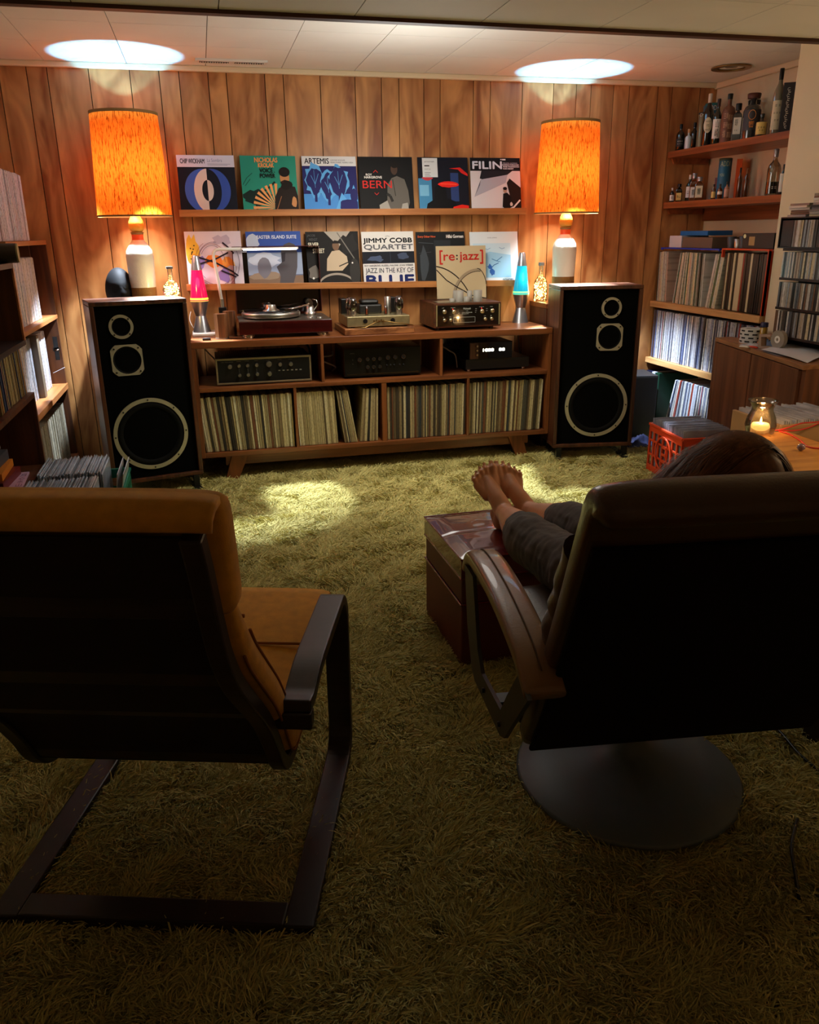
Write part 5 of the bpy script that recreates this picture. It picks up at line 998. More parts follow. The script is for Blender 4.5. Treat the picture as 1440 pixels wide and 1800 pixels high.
# papers and oddments
def sheet(label, pts, m, z=None, name='paper_sheet', th=.0012, sag=0):
    q = [onz(a, b, (z or ZT2)+.001) if len(pts[0]) == 2 else None for a, b in pts]
    v = [(p.x, p.y, p.z+(sag*i if sag else 0)) for i, p in enumerate(q)]; n = len(v)
    return tag(MB().add(v+[(a, b, c+th) for a, b, c in v], [tuple(range(n-1, -1, -1)), tuple(range(n, 2*n))]+[(i, (i+1) % n, (i+1) % n+n, i+n) for i in range(n)]).build(name, m), label, 'paper')
m_pap = M('white_paper', (206, 206, 210), .6)
def curl_sheet(label):
    a = onz(1338, 614, ZT2+.012); b = onz(1440, 598, ZT2+.012); c = onz(1455, 622, ZT2+.012); d = onz(1420, 635, ZT2+.012)
    N = 8; v = []; f = []
    for i in range(N+1):
        for j in range(N+1):
            u, w_ = i/N, j/N; p = a*(1-u)*(1-w_)+b*(1-u)*w_+d*u*(1-w_)+c*u*w_
            v.append((p.x, p.y, p.z+.006*math.sin(w_*PI)-.02*max(0, u-.6)*u))
    for i in range(N):
        for j in range(N): f.append((i*(N+1)+j, (i+1)*(N+1)+j, (i+1)*(N+1)+j+1, i*(N+1)+j+1))
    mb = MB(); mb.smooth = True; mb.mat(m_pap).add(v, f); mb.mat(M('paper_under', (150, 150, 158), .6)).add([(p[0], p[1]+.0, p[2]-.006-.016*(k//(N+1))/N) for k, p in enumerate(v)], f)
    o = tag(mb.build('large_envelope', None), label, 'envelope'); return o
curl_sheet('large pale envelope overhanging the front of the sideboard')
def crumple(name, label, cx, cy, cz, rx, ry, rz_, m, seed, cat, n=20):
    rr = random.Random(seed); mb = MB(); v = []; f = []; k = n
    for i in range(k+1):
        for j in range(k+1):
            u, w_ = i/k*2-1, j/k*2-1; r2 = max(abs(u), abs(w_)); hgt = rz_*(max(0, 1-r2**2.2))*(.55+.6*mnoise.noise(Vector((u*2.2+seed, w_*2.2, 0)))+.25*mnoise.noise(Vector((u*6, w_*6+seed, 2))))
            w2 = 1+.16*mnoise.noise(Vector((math.atan2(w_, u)*1.4, seed, 1)))
            v.append((cx+rx*u*w2, cy+ry*w_*w2, cz+max(.0008, hgt)))
    for i in range(k):
        for j in range(k): f.append((i*(k+1)+j, (i+1)*(k+1)+j, (i+1)*(k+1)+j+1, i*(k+1)+j+1))
    mb.smooth = True; mb.add(v, f)
    base = len(v); mb.add([(cx-rx*.9, cy-ry*.9, cz), (cx+rx*.9, cy-ry*.9, cz), (cx+rx*.9, cy+ry*.9, cz), (cx-rx*.9, cy+ry*.9, cz)], [(3, 2, 1, 0)])
    return tag(mb.build(name, m), label, cat)
m_pl = M('crinkled_plastic', (170, 176, 182), .18, coat=.6, bump=.4, bs=40)
p = Vector((2.775, -1.335, 0)); crumple('plastic_bag', 'crumpled clear plastic bag on the sideboard by the tape dispenser', p.x-.01, p.y, ZT2+.0005, .05, .075, .022, m_pl, 3, 'plastic bag')
p = Vector((2.875, -1.345, 0)); crumple('blue_cloth', 'crumpled blue grey cloth at the back of the sideboard', p.x, p.y-.0, ZT2+.0005, .045, .07, .06, M('blue_grey_cloth', (84, 102, 128), .7), 5, 'cloth')
p = Vector((2.70, -1.40, 0)); mb = MB(); mb.smooth = True
t = thing('utility_knife', 'red and white handled snips lying beside the tape dispenser', 'scissors', (p.x-.02, p.y+.02, ZT2+.001), R(200)); MB().sweep([(0, .006), (.03, .009), (.06, .006)], .007, .008, n=10).build('handle', M('red_plastic', (200, 54, 34), .4), t); MB().sweep([(-.03, .006), (0, .008), (.02, .006)], .009, .008, n=10, u0=.014).build('handle', m_white, t); MB().box(-.003, .003, .06, .10, .003, .006).build('blade', m_chrome, t)
sheet('thin leaflet under the plastic bag at the front edge of the sideboard', [(1306, 598), (1332, 596), (1348, 606), (1334, 610)], M('grey_leaflet', (150, 140, 136), .5))

# ------------------------------------------------------------ CD racks on the pier
rk = thing('cd_rack', 'dark wood CD rack of four rows on the sideboard against the pier', 'rack', (2.80, -1.40, ZT2+.0005)); LEN = .44
rows = [(.846, .958), (.981, 1.102), (1.116, 1.238)]
for z in (.825, .963, 1.105, 1.243): MB().box(0, .125, -LEN, 0, z-ZT2, z-ZT2+.012).build('shelf', m_dark, rk, bev=.001)
MB().box(.117, .125, -LEN, 0, 0, .47).build('back', m_dark, rk); MB().box(0, .115, -LEN, -LEN+.012, 0, .47).build('side', m_dark, rk); MB().box(.02, .115, -.02, 0, 0, .055).build('foot', m_dark, rk)
bx = thing('cd_box', 'black open box of CDs on the top of the CD rack', 'box', (2.785, -1.375, 1.2562)); MB().box(0, .14, -.44, 0, 0, .006).build('bottom', m_black, bx); MB().box(0, .14, -.44, 0, .138, .144).build('lid', m_black, bx); MB().box(0, .14, -.006, 0, .006, .138).build('side', m_black, bx); MB().box(.134, .14, -.44, -.006, .006, .138).build('back', m_black, bx)
def cd_row(group, label, m, s0, s1, zb, h, x, seed):
    rnd = random.Random(seed); ms = []
    for t_ in (.0098, .0115, .0225):
        mb = MB(); mb.box(-t_/2, t_/2, 0, .112, 0, h); o = mb.build('cd_case', m); ms.append(o.data); bpy.data.objects.remove(o)
    s = s0
    while s < s1:
        k = rnd.choice((0, 0, 0, 0, 0, 1, 1, 2)); t_ = (.0098, .0115, .0225)[k]
        o = bpy.data.objects.new('cd_case', ms[k]); COL.objects.link(o); o.location = (x+rnd.uniform(0, .003), -(s+t_/2), zb+.0005); o.rotation_euler = (0, 0, -PI/2); tag(o, label, 'cd', group); s += t_+.0006
cdp = PAL('cd_spines', [(176, 170, 160), (150, 144, 136), (44, 40, 38), (190, 186, 180), (120, 114, 110), (70, 64, 60), (166, 150, 128), (206, 202, 196), (30, 28, 28), (110, 80, 60), (140, 148, 158), (90, 96, 104), (200, 186, 150), (60, 56, 54)], .3, coat=.3)
for k, (a, b) in enumerate(rows):
    cd_row('CDs in rack row %d' % k, ['CD case in the bottom row of the rack', 'CD case in the middle row of the rack', 'CD case in the upper row of the rack, below the black box'][k], cdp, 1.402, 1.825, [.837, .975, 1.117][k], .121, 2.803, 40+k)
cd_row('CDs in the black box', 'CD case inside the black box on top of the rack', cdp, 1.47, 1.80, 1.2625, .122, 2.789, 44)
tag(MB().box(2.79, 2.90, -1.466, -1.385, 1.263, 1.385).build('cd_box_set', M('black_box_set', (22, 20, 22), .4), bev=.001), 'black CD box set with small printed faces at the left of the black box', 'cd')
rr = random.Random(8)
for st, (y, n, z) in enumerate(((-1.47, 6, 1.4005), (-1.62, 10, 1.4005))):
    for k in range(n):
        t_ = .0102; o = MB().box(-.062, .062, -.071, .071, 0, t_-.0006).build('cd_case', cdp, loc=(2.87+rr.uniform(-.008, .008), y+rr.uniform(-.006, .006), z+k*t_), rot=(0, 0, rr.uniform(-.1, .1)))
        tag(o, ('CD case lying in the low stack on the black CD box' if st == 0 else 'CD case lying in the taller stack on the black CD box'), 'cd', 'CD stack %s on the black box' % ('low', 'tall')[st])

# ------------------------------------------------------------ red milk crate with records, black subwoofer, navy cloth
def crate(name, label, loc, rz, Wd, Dp, H, m, emblem=False):
    t = thing(name, label, 'crate', loc, rz); th = .010   # x 0..Wd, y 0..-Dp
    mb = MB(); mb.box(0, Wd, -Dp, 0, 0, .008); mb.build('bottom', m, t)
    def side(T, L, nm_):
        mb = MB(); mb.box(0, L, 0, th, H-.045, H, T); mb.box(0, L, 0, th, 0, .035, T); mb.box(-.0, L, -.006, 0, H-.012, H, T)
        n = 7
        for k in range(n+1): x = k*(L-.014)/n; mb.box(x, x+.014, 0, th, .035, H-.045, T)
        for z in (.35, .65): mb.box(0, L, .002, th-.002, H*z-.006, H*z+.006, T)
        if emblem:
            mb.ring(T @ Vector((L/2, -.003, H/2)), (T.to_3x3() @ Vector((0, -1, 0))), H*.32, H*.36, .006, 28)
            for a_, b_, c_, d_ in ((-.03, .03, .03, .045), (-.03, -.02, -.02, .045), (-.03, .03, -.01, .005), (.02, .03, -.02, .04), (-.035, .035, -.05, -.035), (-.035, -.025, -.07, -.035), (.025, .035, -.07, -.035)): mb.box(L/2+a_, L/2+b_, -.004, 0, H/2+c_, H/2+d_, T)
        return mb.build(nm_, m, t, bev=.0015)
    side(Matrix.Rotation(-PI/2, 4, 'Z'), Dp, 'side')                                             # x=0 face, faces -x
    side(Matrix.Translation((Wd, -Dp, 0)) @ Matrix.Rotation(PI/2, 4, 'Z'), Dp, 'side')
    side(Matrix.Translation((0, -Dp, 0)), Wd, 'side'); side(Matrix.Translation((Wd, 0, 0)) @ Matrix.Rotation(PI, 4, 'Z'), Wd, 'side')
    return t
m_red = M('red_crate_plastic', (206, 66, 30), .4)
crate('milk_crate', 'bright red milk crate full of sleeved records right of the footstool', (2.415, -.955, .03), R(-5), .30, .40, .275, m_red, True)
def crate_lps(name, label, x0, x1, yc, z0, seed, dirx=True, L=.312, H=.312, tint=(176, 182, 192), jz=.012):
    rr = random.Random(seed); mb = MB(); s = x0
    while s < x1:
        t_ = rr.uniform(.003, .006); ln = rr.gauss(.02, .012); dz_ = rr.uniform(-jz, jz/3); dy = rr.uniform(-.006, .006)
        T = Matrix.Translation((s+t_/2, yc+dy, z0+dz_+jz)) @ Matrix.Rotation(ln, 4, 'Y')
        mb.box(-t_/2+.0006, t_/2-.0006, -L/2, L/2, 0, H, T); mb.box(-t_/2+.0002, -t_/2+.0004, -L/2-.003, L/2+.003, 0, H+.006, T); s += t_+rr.uniform(.0005, .0022)
    o = mb.build(name, PALFLAT('crate_sleeves_'+name, tint)); tag(o, label, 'records', kind='stuff'); return o
def PALFLAT(name, c):
    m = M(name, c, .3, coat=.7, var=.25, vs=14); return m
o = MB(); rr = random.Random(61); s = 0
while s < .36:
    t_ = rr.uniform(.003, .006); T = Matrix.Translation((.012+.138, -.03-s-t_/2, .010)) @ Matrix.Rotation(rr.gauss(-.05, .01), 4, 'X')
    o.box(-.137, .135, -t_/2+.0004, t_/2-.0004, 0, .300+rr.uniform(-.01, .004), T); s += t_+rr.uniform(.002, .006)
q = o.build('crate_records', PALFLAT('red_crate_sleeves', (150, 154, 170)), loc=(2.415, -.955, .03), rot=(0, 0, R(-5))); tag(q, 'row of plastic sleeved records filling the red crate', 'records', kind='stuff')
t = thing('subwoofer', 'tall charcoal box speaker behind the right loudspeaker', 'speaker', (2.74, -.17, 0), R(-9)); MB().box(-.11, .11, -.13, .13, .03, .45).build('cabinet', M('charcoal_vinyl', (36, 38, 42), .5), t, bev=.004); MB().box(-.10, .10, -.138, -.13, .05, .44).build('grille', m_satin, t); MB().box(-.09, .09, -.11, .11, .0, .03).build('foot', m_black, t)
crumple('navy_cloth', 'crumpled navy cloth on the carpet behind the right loudspeaker', 2.66, -.42, .03, .10, .09, .07, M('navy_cotton', (20, 26, 62), .8), 9, 'cloth')
# ------------------------------------------------------------ left bookcase (far unit)
m_bc = WOOD('bookcase_wood', (64, 34, 18), (104, 60, 32), .42, (20, 20, 1.4)); m_bce = WOOD('bookcase_edge', (150, 92, 50), (190, 124, 72), .4, (24, 1.3, 24))
bc = thing('bookcase', 'wooden bookcase of white sleeved records along the left wall, touching the panelled wall', 'bookcase', (-.82, 0, 0))
y0, y1 = -.03, -1.035
for z0, z1 in ((1.312, 1.334), (.917, .938), (.520, .552), (.10, .135)): MB().box(-.372, 0, y1, y0, z0, z1).build('board', m_bce, bc, bev=.002)
for z0, z1 in ((.938, 1.312), (.552, .917), (.135, .520), (.02, .10)):
    MB().box(-.372, -.004, y0-.022, y0, z0, z1).build('side_panel', m_bc, bc)
    if z0 != .552: MB().box(-.372, 0, y1, y1+.022, z0, z1).build('side_panel', m_bc, bc)
    MB().box(-.378, -.370, y1, y0, z0, z1).build('back_panel', m_bc, bc)
MB().box(-.30, -.06, -.22, -.20, .938, 1.312).build('divider', m_bc, bc)
fl = lambda s, i: (-.82-i, s)
p_l = PAL('white_sleeved_spines', [(236, 234, 232), (220, 220, 226), (240, 236, 234), (206, 206, 216), (230, 226, 230), (244, 242, 244), (180, 180, 190), (236, 232, 238), (214, 212, 216), (240, 240, 244), (222, 216, 206), (236, 234, 230)], .35, coat=.6)
p_lt = PAL('top_row_spines', [(234, 222, 228), (240, 230, 236), (222, 212, 222), (244, 236, 240), (236, 228, 232), (226, 216, 224), (206, 198, 206), (240, 230, 234), (50, 46, 48), (232, 224, 230)], .35, coat=.6)
p_tan = PAL('tan_sleeved_spines', [(186, 176, 150), (170, 160, 138), (196, 188, 166), (150, 140, 120), (204, 198, 180), (120, 108, 88), (180, 172, 150)], .35, coat=.6)
lp_row('records on top of the left bookcase', 'pale pink white record sleeve standing on top of the left bookcase', p_lt, -1.03, -.30, 1.3345, fl, PI/2, lean0=0, lean1=.03, seed=31, tl=(.006, .014), back=.03)
lp_row('records in the upper bay of the left bookcase', 'white plastic sleeved record in the upper bay of the left bookcase', p_l, -1.01, -.235, .9385, fl, PI/2, lean0=.02, lean1=.01, seed=32, back=.04)
p_li = PAL('white_sleeved_spines_rest', [(206, 204, 202), (190, 190, 194), (214, 208, 206), (176, 176, 184), (222, 220, 222), (150, 150, 160), (208, 202, 208), (216, 216, 218), (196, 190, 180)], .35, coat=.6, island=True); p_tani = PAL('tan_sleeved_spines_rest', [(186, 176, 150), (170, 160, 138), (196, 188, 166), (150, 140, 120), (204, 198, 180), (180, 172, 150)], .35, coat=.6, island=True)
lp_row('', '', p_li, -1.03, -.50, .5525, fl, PI/2, seed=33, back=.07, stuff=REST)
tag(MB().box(-.31, 0, -.495, -.44, 0, .318).build('box_set', M('taupe_box_set', (110, 96, 78), .5), loc=(-.862, 0, .5525), bev=.002), 'thick brown box set sticking out of the middle bay of the left bookcase', 'box set')
lp_row('records in the middle bay of the left bookcase, far part', 'white record sleeve in the middle bay of the left bookcase, beyond the brown box set', p_l, -.435, -.16, .5525, fl, PI/2, seed=34, back=.06)
lp_row('', '', p_tani, -1.01, -.09, .1355, fl, PI/2, seed=35, back=.03, stuff=REST)
tag(REST.build('packed_records'), 'the remaining packed sleeves deep in the pine shelf and lower bays of the left bookcase', 'records', kind='stuff')
t = thing('wall_latch', 'black metal latch with a bright hook on the side of the left bookcase', 'latch', (-.845, -.080, .75)); mb = MB(); mb.box(-.012, .012, 0, .006, -.06, .07); mb.box(-.018, .018, 0, .007, -.01, .01); mb.build('plate', m_black, t); MB().tube([(0, .0, 0), (.0, -.035, 0), (.02, -.05, .004)], .004, 6).build('hook', m_chrome, t)
tag(MB().box(-.882, -.812, -.085, -.075, .60, .602).build('paper_scrap', m_pap, rot=None), 'folded white paper tucked on the left bookcase below the latch', 'paper')
bpy.data.objects['paper_scrap'].matrix_world = Matrix.Translation((-.84, -.13, .64)) @ Matrix.Rotation(R(-24), 4, 'Y') @ Matrix.Scale(1, 4) @ Matrix.Translation((.847, .08, -.601))
# near unit
nb = thing('dark_bookcase', 'dark nearer bookcase at the left edge with a bare upper compartment', 'bookcase', (-.80, -1.06, 0)); L2 = .95
MB().box(-.38, 0, -.022, 0, .918, 1.225).build('side_panel', m_bc, nb); MB().box(-.006, 0.0015, -.0225, -.0, .918, 1.225).build('edge_strip', m_bce, nb)
MB().box(-.38, 0, -L2, 0, 1.225, 1.247).build('board', m_dark, nb); MB().box(-.38, 0, -L2, 0, .896, .918).build('board', m_dark, nb)
MB().box(-.385, -.378, -L2, 0, .02, 1.225).build('back_panel', m_dark, nb); MB().box(-.38, 0, -L2, -L2+.022, .02, 1.225).build('side_panel', m_dark, nb)
MB().box(-.38, 0, -.022, 0, .02, .66).build('side_panel', m_bc, nb); MB().box(-.38, .0, -L2, 0, .66, .682).build('board', m_bc, nb); MB().box(-.38, 0, -L2, 0, .33, .345).build('board', m_bc, nb); MB().box(-.38, 0, -L2, 0, .02, .04).build('board', m_bc, nb)
fm = lambda s, i: (-.80-i, s)
p_mag = PAL('old_magazine_spines', [(170, 150, 96), (150, 130, 84), (190, 176, 130), (120, 100, 60), (34, 28, 22), (196, 104, 50), (60, 50, 34), (176, 158, 108), (44, 60, 96), (160, 140, 90)], .6)
lp_row('old magazines in the near bookcase', 'yellowed magazine in the middle compartment of the near left bookcase', p_mag, -1.60, -1.10, .6825, fm, PI/2, seed=36, name='magazine', cat='magazine', d=.22, h=.205, tl=(.006, .014), lean0=-.03, lean1=-.05)
# lens-like roll on top
t = thing('round_canister', 'dark cylinder with an olive round end lying on top of the near bookcase', 'canister', (-.80, -1.12, 1.2875)); MB().cyl((-.30, -.03, 0), (.035, .0, 0), .040, n=32).build('tube', M('dark_umber', (44, 34, 18), .5), t); MB().cyl((.0352, .0, 0), (.041, .0005, 0), .0385, n=32).build('end_cap', M('olive_cap', (146, 132, 84), .5), t)
# flat stack of books at the lower left, on a small dark stool
bks = [('pale pink booklet with brushed writing, lowest of the pile at the left edge', (208, 168, 188), .312, .31, .010), ('red and black record box near the bottom of the left pile', (110, 40, 36), .25, .27, .035), ('orange record box in the middle of the left pile', (226, 138, 46), .245, .26, .032), ('grey record box upon the orange one', (84, 84, 90), .23, .25, .045), ('white and grey booklet, topmost of the left pile', (170, 172, 178), .22, .24, .014)]
z = .3455
for k, (lab, c, a, b, h) in enumerate(bks):
    o = tag(MB().box(-a/2, a/2, -b/2, b/2, 0, h-.0006).build('book', M('book_%d' % k, c, .4), loc=(-.985-(.015*k), -1.40+.012*k, z), rot=(0, 0, R((4, -3, 2, -2, 3)[k])), bev=.001), lab, 'book'); z += h
    if k == 0:
        mb = MB(); mb.mat(M('plum_ink', (90, 50, 80), .5))
        for j, s in enumerate(('茶', '山', '水', '心', '月')): 
            tv, tf = text_mesh(s); mb.add([(.126+.024*p[0], -.13+.052*j+.042*p[1], h-.0002) for p in tv], tf)
        mb.build('brushed_writing', None, o)
# crates of records behind the yellow armchair
m_gc = M('green_crate_plastic', (18, 106, 84), .4); m_bk = M('black_crate_plastic', (30, 32, 36), .4)
crate('milk_crate', 'green crate of sleeved records behind the yellow armchair', (-.80, -1.055, .03), 0, .37, .355, .262, m_gc)
crate('milk_crate', 'dark grey crate of sleeved records nearest the yellow armchair', (-.815, -1.43, .03), 0, .37, .36, .262, m_bk)
crate_lps('crate_records', 'row of plastic sleeved records filling the green crate', -.785, -.515, -1.235, .045, 71, L=.30, H=.312)
crate_lps('crate_records', 'row of plastic sleeved records filling the dark grey crate', -.80, -.53, -1.61, .045, 72, L=.31, H=.312)
for k, (x, ln) in enumerate(((-.492, .14), (-.476, .17))): tag(MB().box(-.0035, 0, -.155, .155, 0, .314).build('record_sleeve', M('loose_sleeve', (190, 190, 196), .3, coat=.6), loc=(x, -1.235, .042), rot=(0, ln, 0)), ('loose record sleeve leaning apart at the right of the green crate', 'second loose sleeve leaning at the right of the green crate')[k], 'record')

# ------------------------------------------------------------ footstool
m_ox = M('oxblood_leather', (104, 18, 18), .25, coat=1, bump=.04, bs=220, var=.12, vs=5)
fs = thing('footstool', 'glossy oxblood leather storage footstool with a buttoned top under the feet', 'footstool', (.695, -2.83, 0), R(1)); Wf, Df, Hf = .53, .42, .395
m_ox2 = M('oxblood_side_carpet_tint', (96, 34, 20), .5, bump=.06, bs=220, var=.12, vs=5)  # browner than the top: carpet's reflected light put into the side colour
MB().box(.004, Wf-.004, .004, Df-.004, .012, .235).build('body', m_ox2, fs, bev=.006); MB().box(.004, Wf-.004, .004, Df-.004, .239, .325).build('upper_band', m_ox2, fs, bev=.006)
mb = MB(); n = 40; v = []; f = []
bt = (.5, .5)
for i in range(n+1):
    for j in range(n+1):
        u, w = i/n, j/n; d = math.hypot((u-bt[0])*Wf, (w-bt[1])*Df); e = min(u, 1-u, (w)*Df/Wf, (1-w)*Df/Wf)
        z = .392+.010*min(1, e*12)-.030*math.exp(-(d/.045)**2)+.006*math.exp(-(d/.16)**2)
        z -= .0035*math.exp(-((u-.5)*Wf/.006)**2)+.0035*math.exp(-((w-.5)*Df/.006)**2)
        z += .0025*mnoise.noise(Vector((u*9, w*9, 3)))*(math.exp(-(d/.14)**2))
        v.append((u*Wf, w*Df, z))
for i in range(n):
    for j in range(n): f.append((i*(n+1)+j, (i+1)*(n+1)+j, (i+1)*(n+1)+j+1, i*(n+1)+j+1))
mb.smooth = True; mb.add(v, f); rim = [i*(n+1) for i in range(n+1)]+[n*(n+1)+j for j in range(1, n+1)]+[i*(n+1)+n for i in range(n-1, -1, -1)]+[j for j in range(n-1, 0, -1)]
mb.smooth = False; rv = [v[i] for i in rim]; k = len(rv); mb.add(rv+[(a, b, .329) for a, b, c in rv], [(i, i+k, (i+1) % k+k, (i+1) % k) for i in range(k)]+[tuple(range(2*k-1, k-1, -1))])
cu = mb.build('cushion', m_ox, fs); MB().sphere((Wf/2, Df/2, .376), .011, (1, 1, .5), 14).build('button', m_ox, cu)
def piping(z, ins=.003): 
    mb = MB(); P = [(ins, ins, z), (Wf-ins, ins, z), (Wf-ins, Df-ins, z), (ins, Df-ins, z), (ins, ins, z)]
    for a, b in zip(P, P[1:]): mb.cyl(a, b, .0035, n=8)
    return mb
piping(.327, .001).build('piping', m_ox, fs); piping(.237, .002).build('piping', m_ox, fs); piping(.392, .001).build('piping', m_ox, cu)

# ------------------------------------------------------------ yellow armchair (bent wood, seen from behind)
ac = thing('armchair', 'mustard cushioned bentwood armchair with black frame, seen from behind at the left', 'armchair', (-.033, -3.05, 0), -R(17.2))
m_fr = WOOD('black_brown_bentwood', (30, 22, 20), (48, 36, 34), .38, (6, 6, 40), bump=.03); m_mu = M('mustard_cotton', (206, 146, 40), .85, var=.12, vs=40, bump=.12, bs=500, sheen=.1)
m_cov = M('dark_back_cover', (26, 18, 12), .9)
def ribbon(mb, path, hw, th, u0):
    """bent laminated strip: rectangular section"""
    P = [Vector((0, a, b)) for a, b in path]; k = len(P); v = []; f = []
    for i, p in enumerate(P):
        t_ = (P[min(i+1, k-1)]-P[max(i-1, 0)]).normalized(); nn = Vector((0, -t_.z, t_.y)); h = th/2
        for sx, sn in ((-1, -1), (1, -1), (1, 1), (-1, 1)): v.append(p+Vector((u0+sx*hw, 0, 0))+nn*sn*h)
    for i in range(k-1):
        for j in range(4): j2 = (j+1) % 4; f.append((i*4+j, i*4+j2, (i+1)*4+j2, (i+1)*4+j))
    f += [(3, 2, 1, 0), tuple(range((k-1)*4, k*4))]; mb.add(v, f); return mb
def bend(pts, r=.05, n=6):
    out = [pts[0]]
    for i in range(1, len(pts)-1):
        a, b, c = Vector(pts[i-1]), Vector(pts[i]), Vector(pts[i+1]); d1 = (a-b); d2 = (c-b); q = min(r, d1.length*.45, d2.length*.45)
        p0 = b+d1.normalized()*q; p2 = b+d2.normalized()*q
        for k in range(n+1): u = k/n; p = p0*(1-u)**2+b*2*u*(1-u)+p2*u*u; out.append((p.x, p.y))
    out.append(pts[-1]); return out
side = bend([(-.645, .030), (-.02, .030), (-.012, .44), (-.05, .487), (-.40, .497), (-.50, .478), (-.545, .487)], .085, 8)
for u in (-.305, .305): ribbon(MB(), side, .031, .026, u).build('side_frame', m_fr, ac, bev=.004)
MB().box(-.275, .275, -.645, -.585, .012, .046).build('floor_rail', m_fr, ac, bev=.004)
MB().box(-.337, .337, -.552, -.520, .438, .474).build('arm_rail', m_fr, ac, bev=.004)
MB().box(-.275, .275, -.05, -.02, .30, .36).build('front_rail', m_fr, ac, bev=.004)
back = [(-.872, .965), (-.850, .90), (-.828, .82), (-.800, .74), (-.755, .665), (-.690, .59), (-.610, .50), (-.550, .41), (-.515, .345), (-.470, .306), (-.40, .300), (-.25, .322), (-.08, .352), (.10, .372)]
def smooth_path(p, m=4):
    P = [Vector(a) for a in p]; out = []
    for i in range(len(P)-1):
        p0 = P[max(i-1, 0)]; p1 = P[i]; p2 = P[i+1]; p3 = P[min(i+2, len(P)-1)]
        for k in range(m): u = k/m; out.append(.5*((2*p1)+(-p0+p2)*u+(2*p0-5*p1+4*p2-p3)*u*u+(-p0+3*p1-3*p2+p3)*u**3))
    out.append(P[-1]); return [tuple(a) for a in out]
bp_ = smooth_path(back)
for u in (-.255, .255): ribbon(MB(), bp_, .016, .030, u).build('seat_rail', m_fr, ac, bev=.004)
def offset(path, d):
    P = [Vector(a) for a in path]; out = []
    for i, p in enumerate(P): t_ = (P[min(i+1, len(P)-1)]-P[max(i-1, 0)]).normalized(); out.append((p.x-t_.y*d, p.y+t_.x*d))
    return out
ribbon(MB(), offset(bp_, -.004)[:34], .245, .006, 0).build('back_cover', m_cov, ac)
for k in (6, 14, 22, 30): p = bp_[k]; q = bp_[k+1]; ribbon(MB(), [p, ((p[0]+q[0])/2, (p[1]+q[1])/2), q, (2*q[0]-p[0], 2*q[1]-p[1])], .245, .014, 0).build('slat', m_fr, ac, bev=.002)
op = offset(bp_, .052); head = [(-.905, .925), (-.905, .97), (-.880, 1.000), (-.84, 1.003), (-.805, .975)]+offset(bp_, .068)[3:14]
sw = lambda q: .285 if .03 < q < .97 else .262
MB().sweep(smooth_path([(-.806, .996), (-.800, .965), (-.795, .93), (-.790, .89), (-.785, .85), (-.780, .815)], 3), lambda q: .288*(1-.03*(abs(q-.5)*2)**8), lambda q: .088*(1-.3*(abs(q-.5)*2)**7), n=40, ex=5).build('headrest_cushion', m_mu, ac)
MB().sweep(op[9:], lambda q: .283*(1-.03*(abs(q-.5)*2)**8), lambda q: .072*(1-.4*(abs(q-.5)*2)**8), n=36, ex=5).build('seat_cushion', m_mu, ac)
top = offset(bp_, .012); MB().sweep([(-.880, .972), (-.872, .988), (-.855, .998), (-.828, 1.002)], .286, .026, n=30, ex=5).build('cushion_flap', m_mu, ac)
cr = MB(); rp = offset(bp_, .092); 
for kk in (13, 46): cr.tube([(x, rp[kk][0], rp[kk][1]-.001) for x in [-.27+.54*i/20 for i in range(21)]], .0035, 6)
for sx in (-1, 1):
    cr.tube([(sx*.279, a, b) for a, b in offset(bp_, .076)[14:52]], .003, 6); cr.tube([(sx*.279, a, b) for a, b in offset(bp_, .026)[14:52]], .003, 6)
cr.build('piping', M('mustard_piping', (140, 84, 20), .85), ac)

# ------------------------------------------------------------ brown recliner
rc = thing('recliner', 'brown leather swivel recliner seen from behind, with a padded arm and round base', 'recliner', (.945, -3.465, 0), -R(7))
m_lt = M('brown_leather', (70, 46, 30), .36, coat=.25, bump=.08, bs=180, var=.15, vs=6); m_arm = M('tan_brown_leather', (128, 94, 58), .36, coat=.3, bump=.08, bs=180, var=.12, vs=8); m_dk = M('dark_recliner_back', (20, 14, 12), .85, spec=.15)
MB().lathe([(.275, .026), (.282, .034), (.275, .042), (.20, .056), (.12, .075), (.06, .105), (.038, .13), (.034, .17), (.034, .31)], n=72).build('base', M('grey_swivel_base', (98, 108, 114), .5, .2), rc)
bk = smooth_path([(-.155, .325), (-.215, .42), (-.29, .56), (-.37, .72), (-.435, .86), (-.470, .935)], 4)
MB().sweep(offset(bk, .036)[:-1]+smooth_path([(-.503, .925), (-.520, .948), (-.540, .955), (-.556, .944), (-.564, .922)], 3), lambda q: .336-.020*max(0, (q-.86)/.14)**2, lambda q: .070-.030*max(0, (q-.93)/.07), n=44, ex=6).build('back_cushion', m_lt, rc)
ob = offset(bk, .074); ribbon(MB(), ob[0:-2], .326, .012, 0).build('back_panel', m_dk, rc, bev=.005)
hd = [(-.455, .90), (-.478, .94), (-.492, .972)]
st = [(-.20, .395), (-.05, .405), (.12, .418), (.23, .424)]
MB().sweep(smooth_path(st, 4), lambda q: .295*(1-.03*(abs(q-.5)*2)**8), lambda q: .12*(1-.3*(abs(q-.5)*2)**8), n=36, ex=5).build('seat_cushion', m_lt, rc)
MB().box(-.20, .20, -.14, .16, .30, .345).build('mechanism', m_black, rc, bev=.006)
rr = random.Random(4); mb = MB()
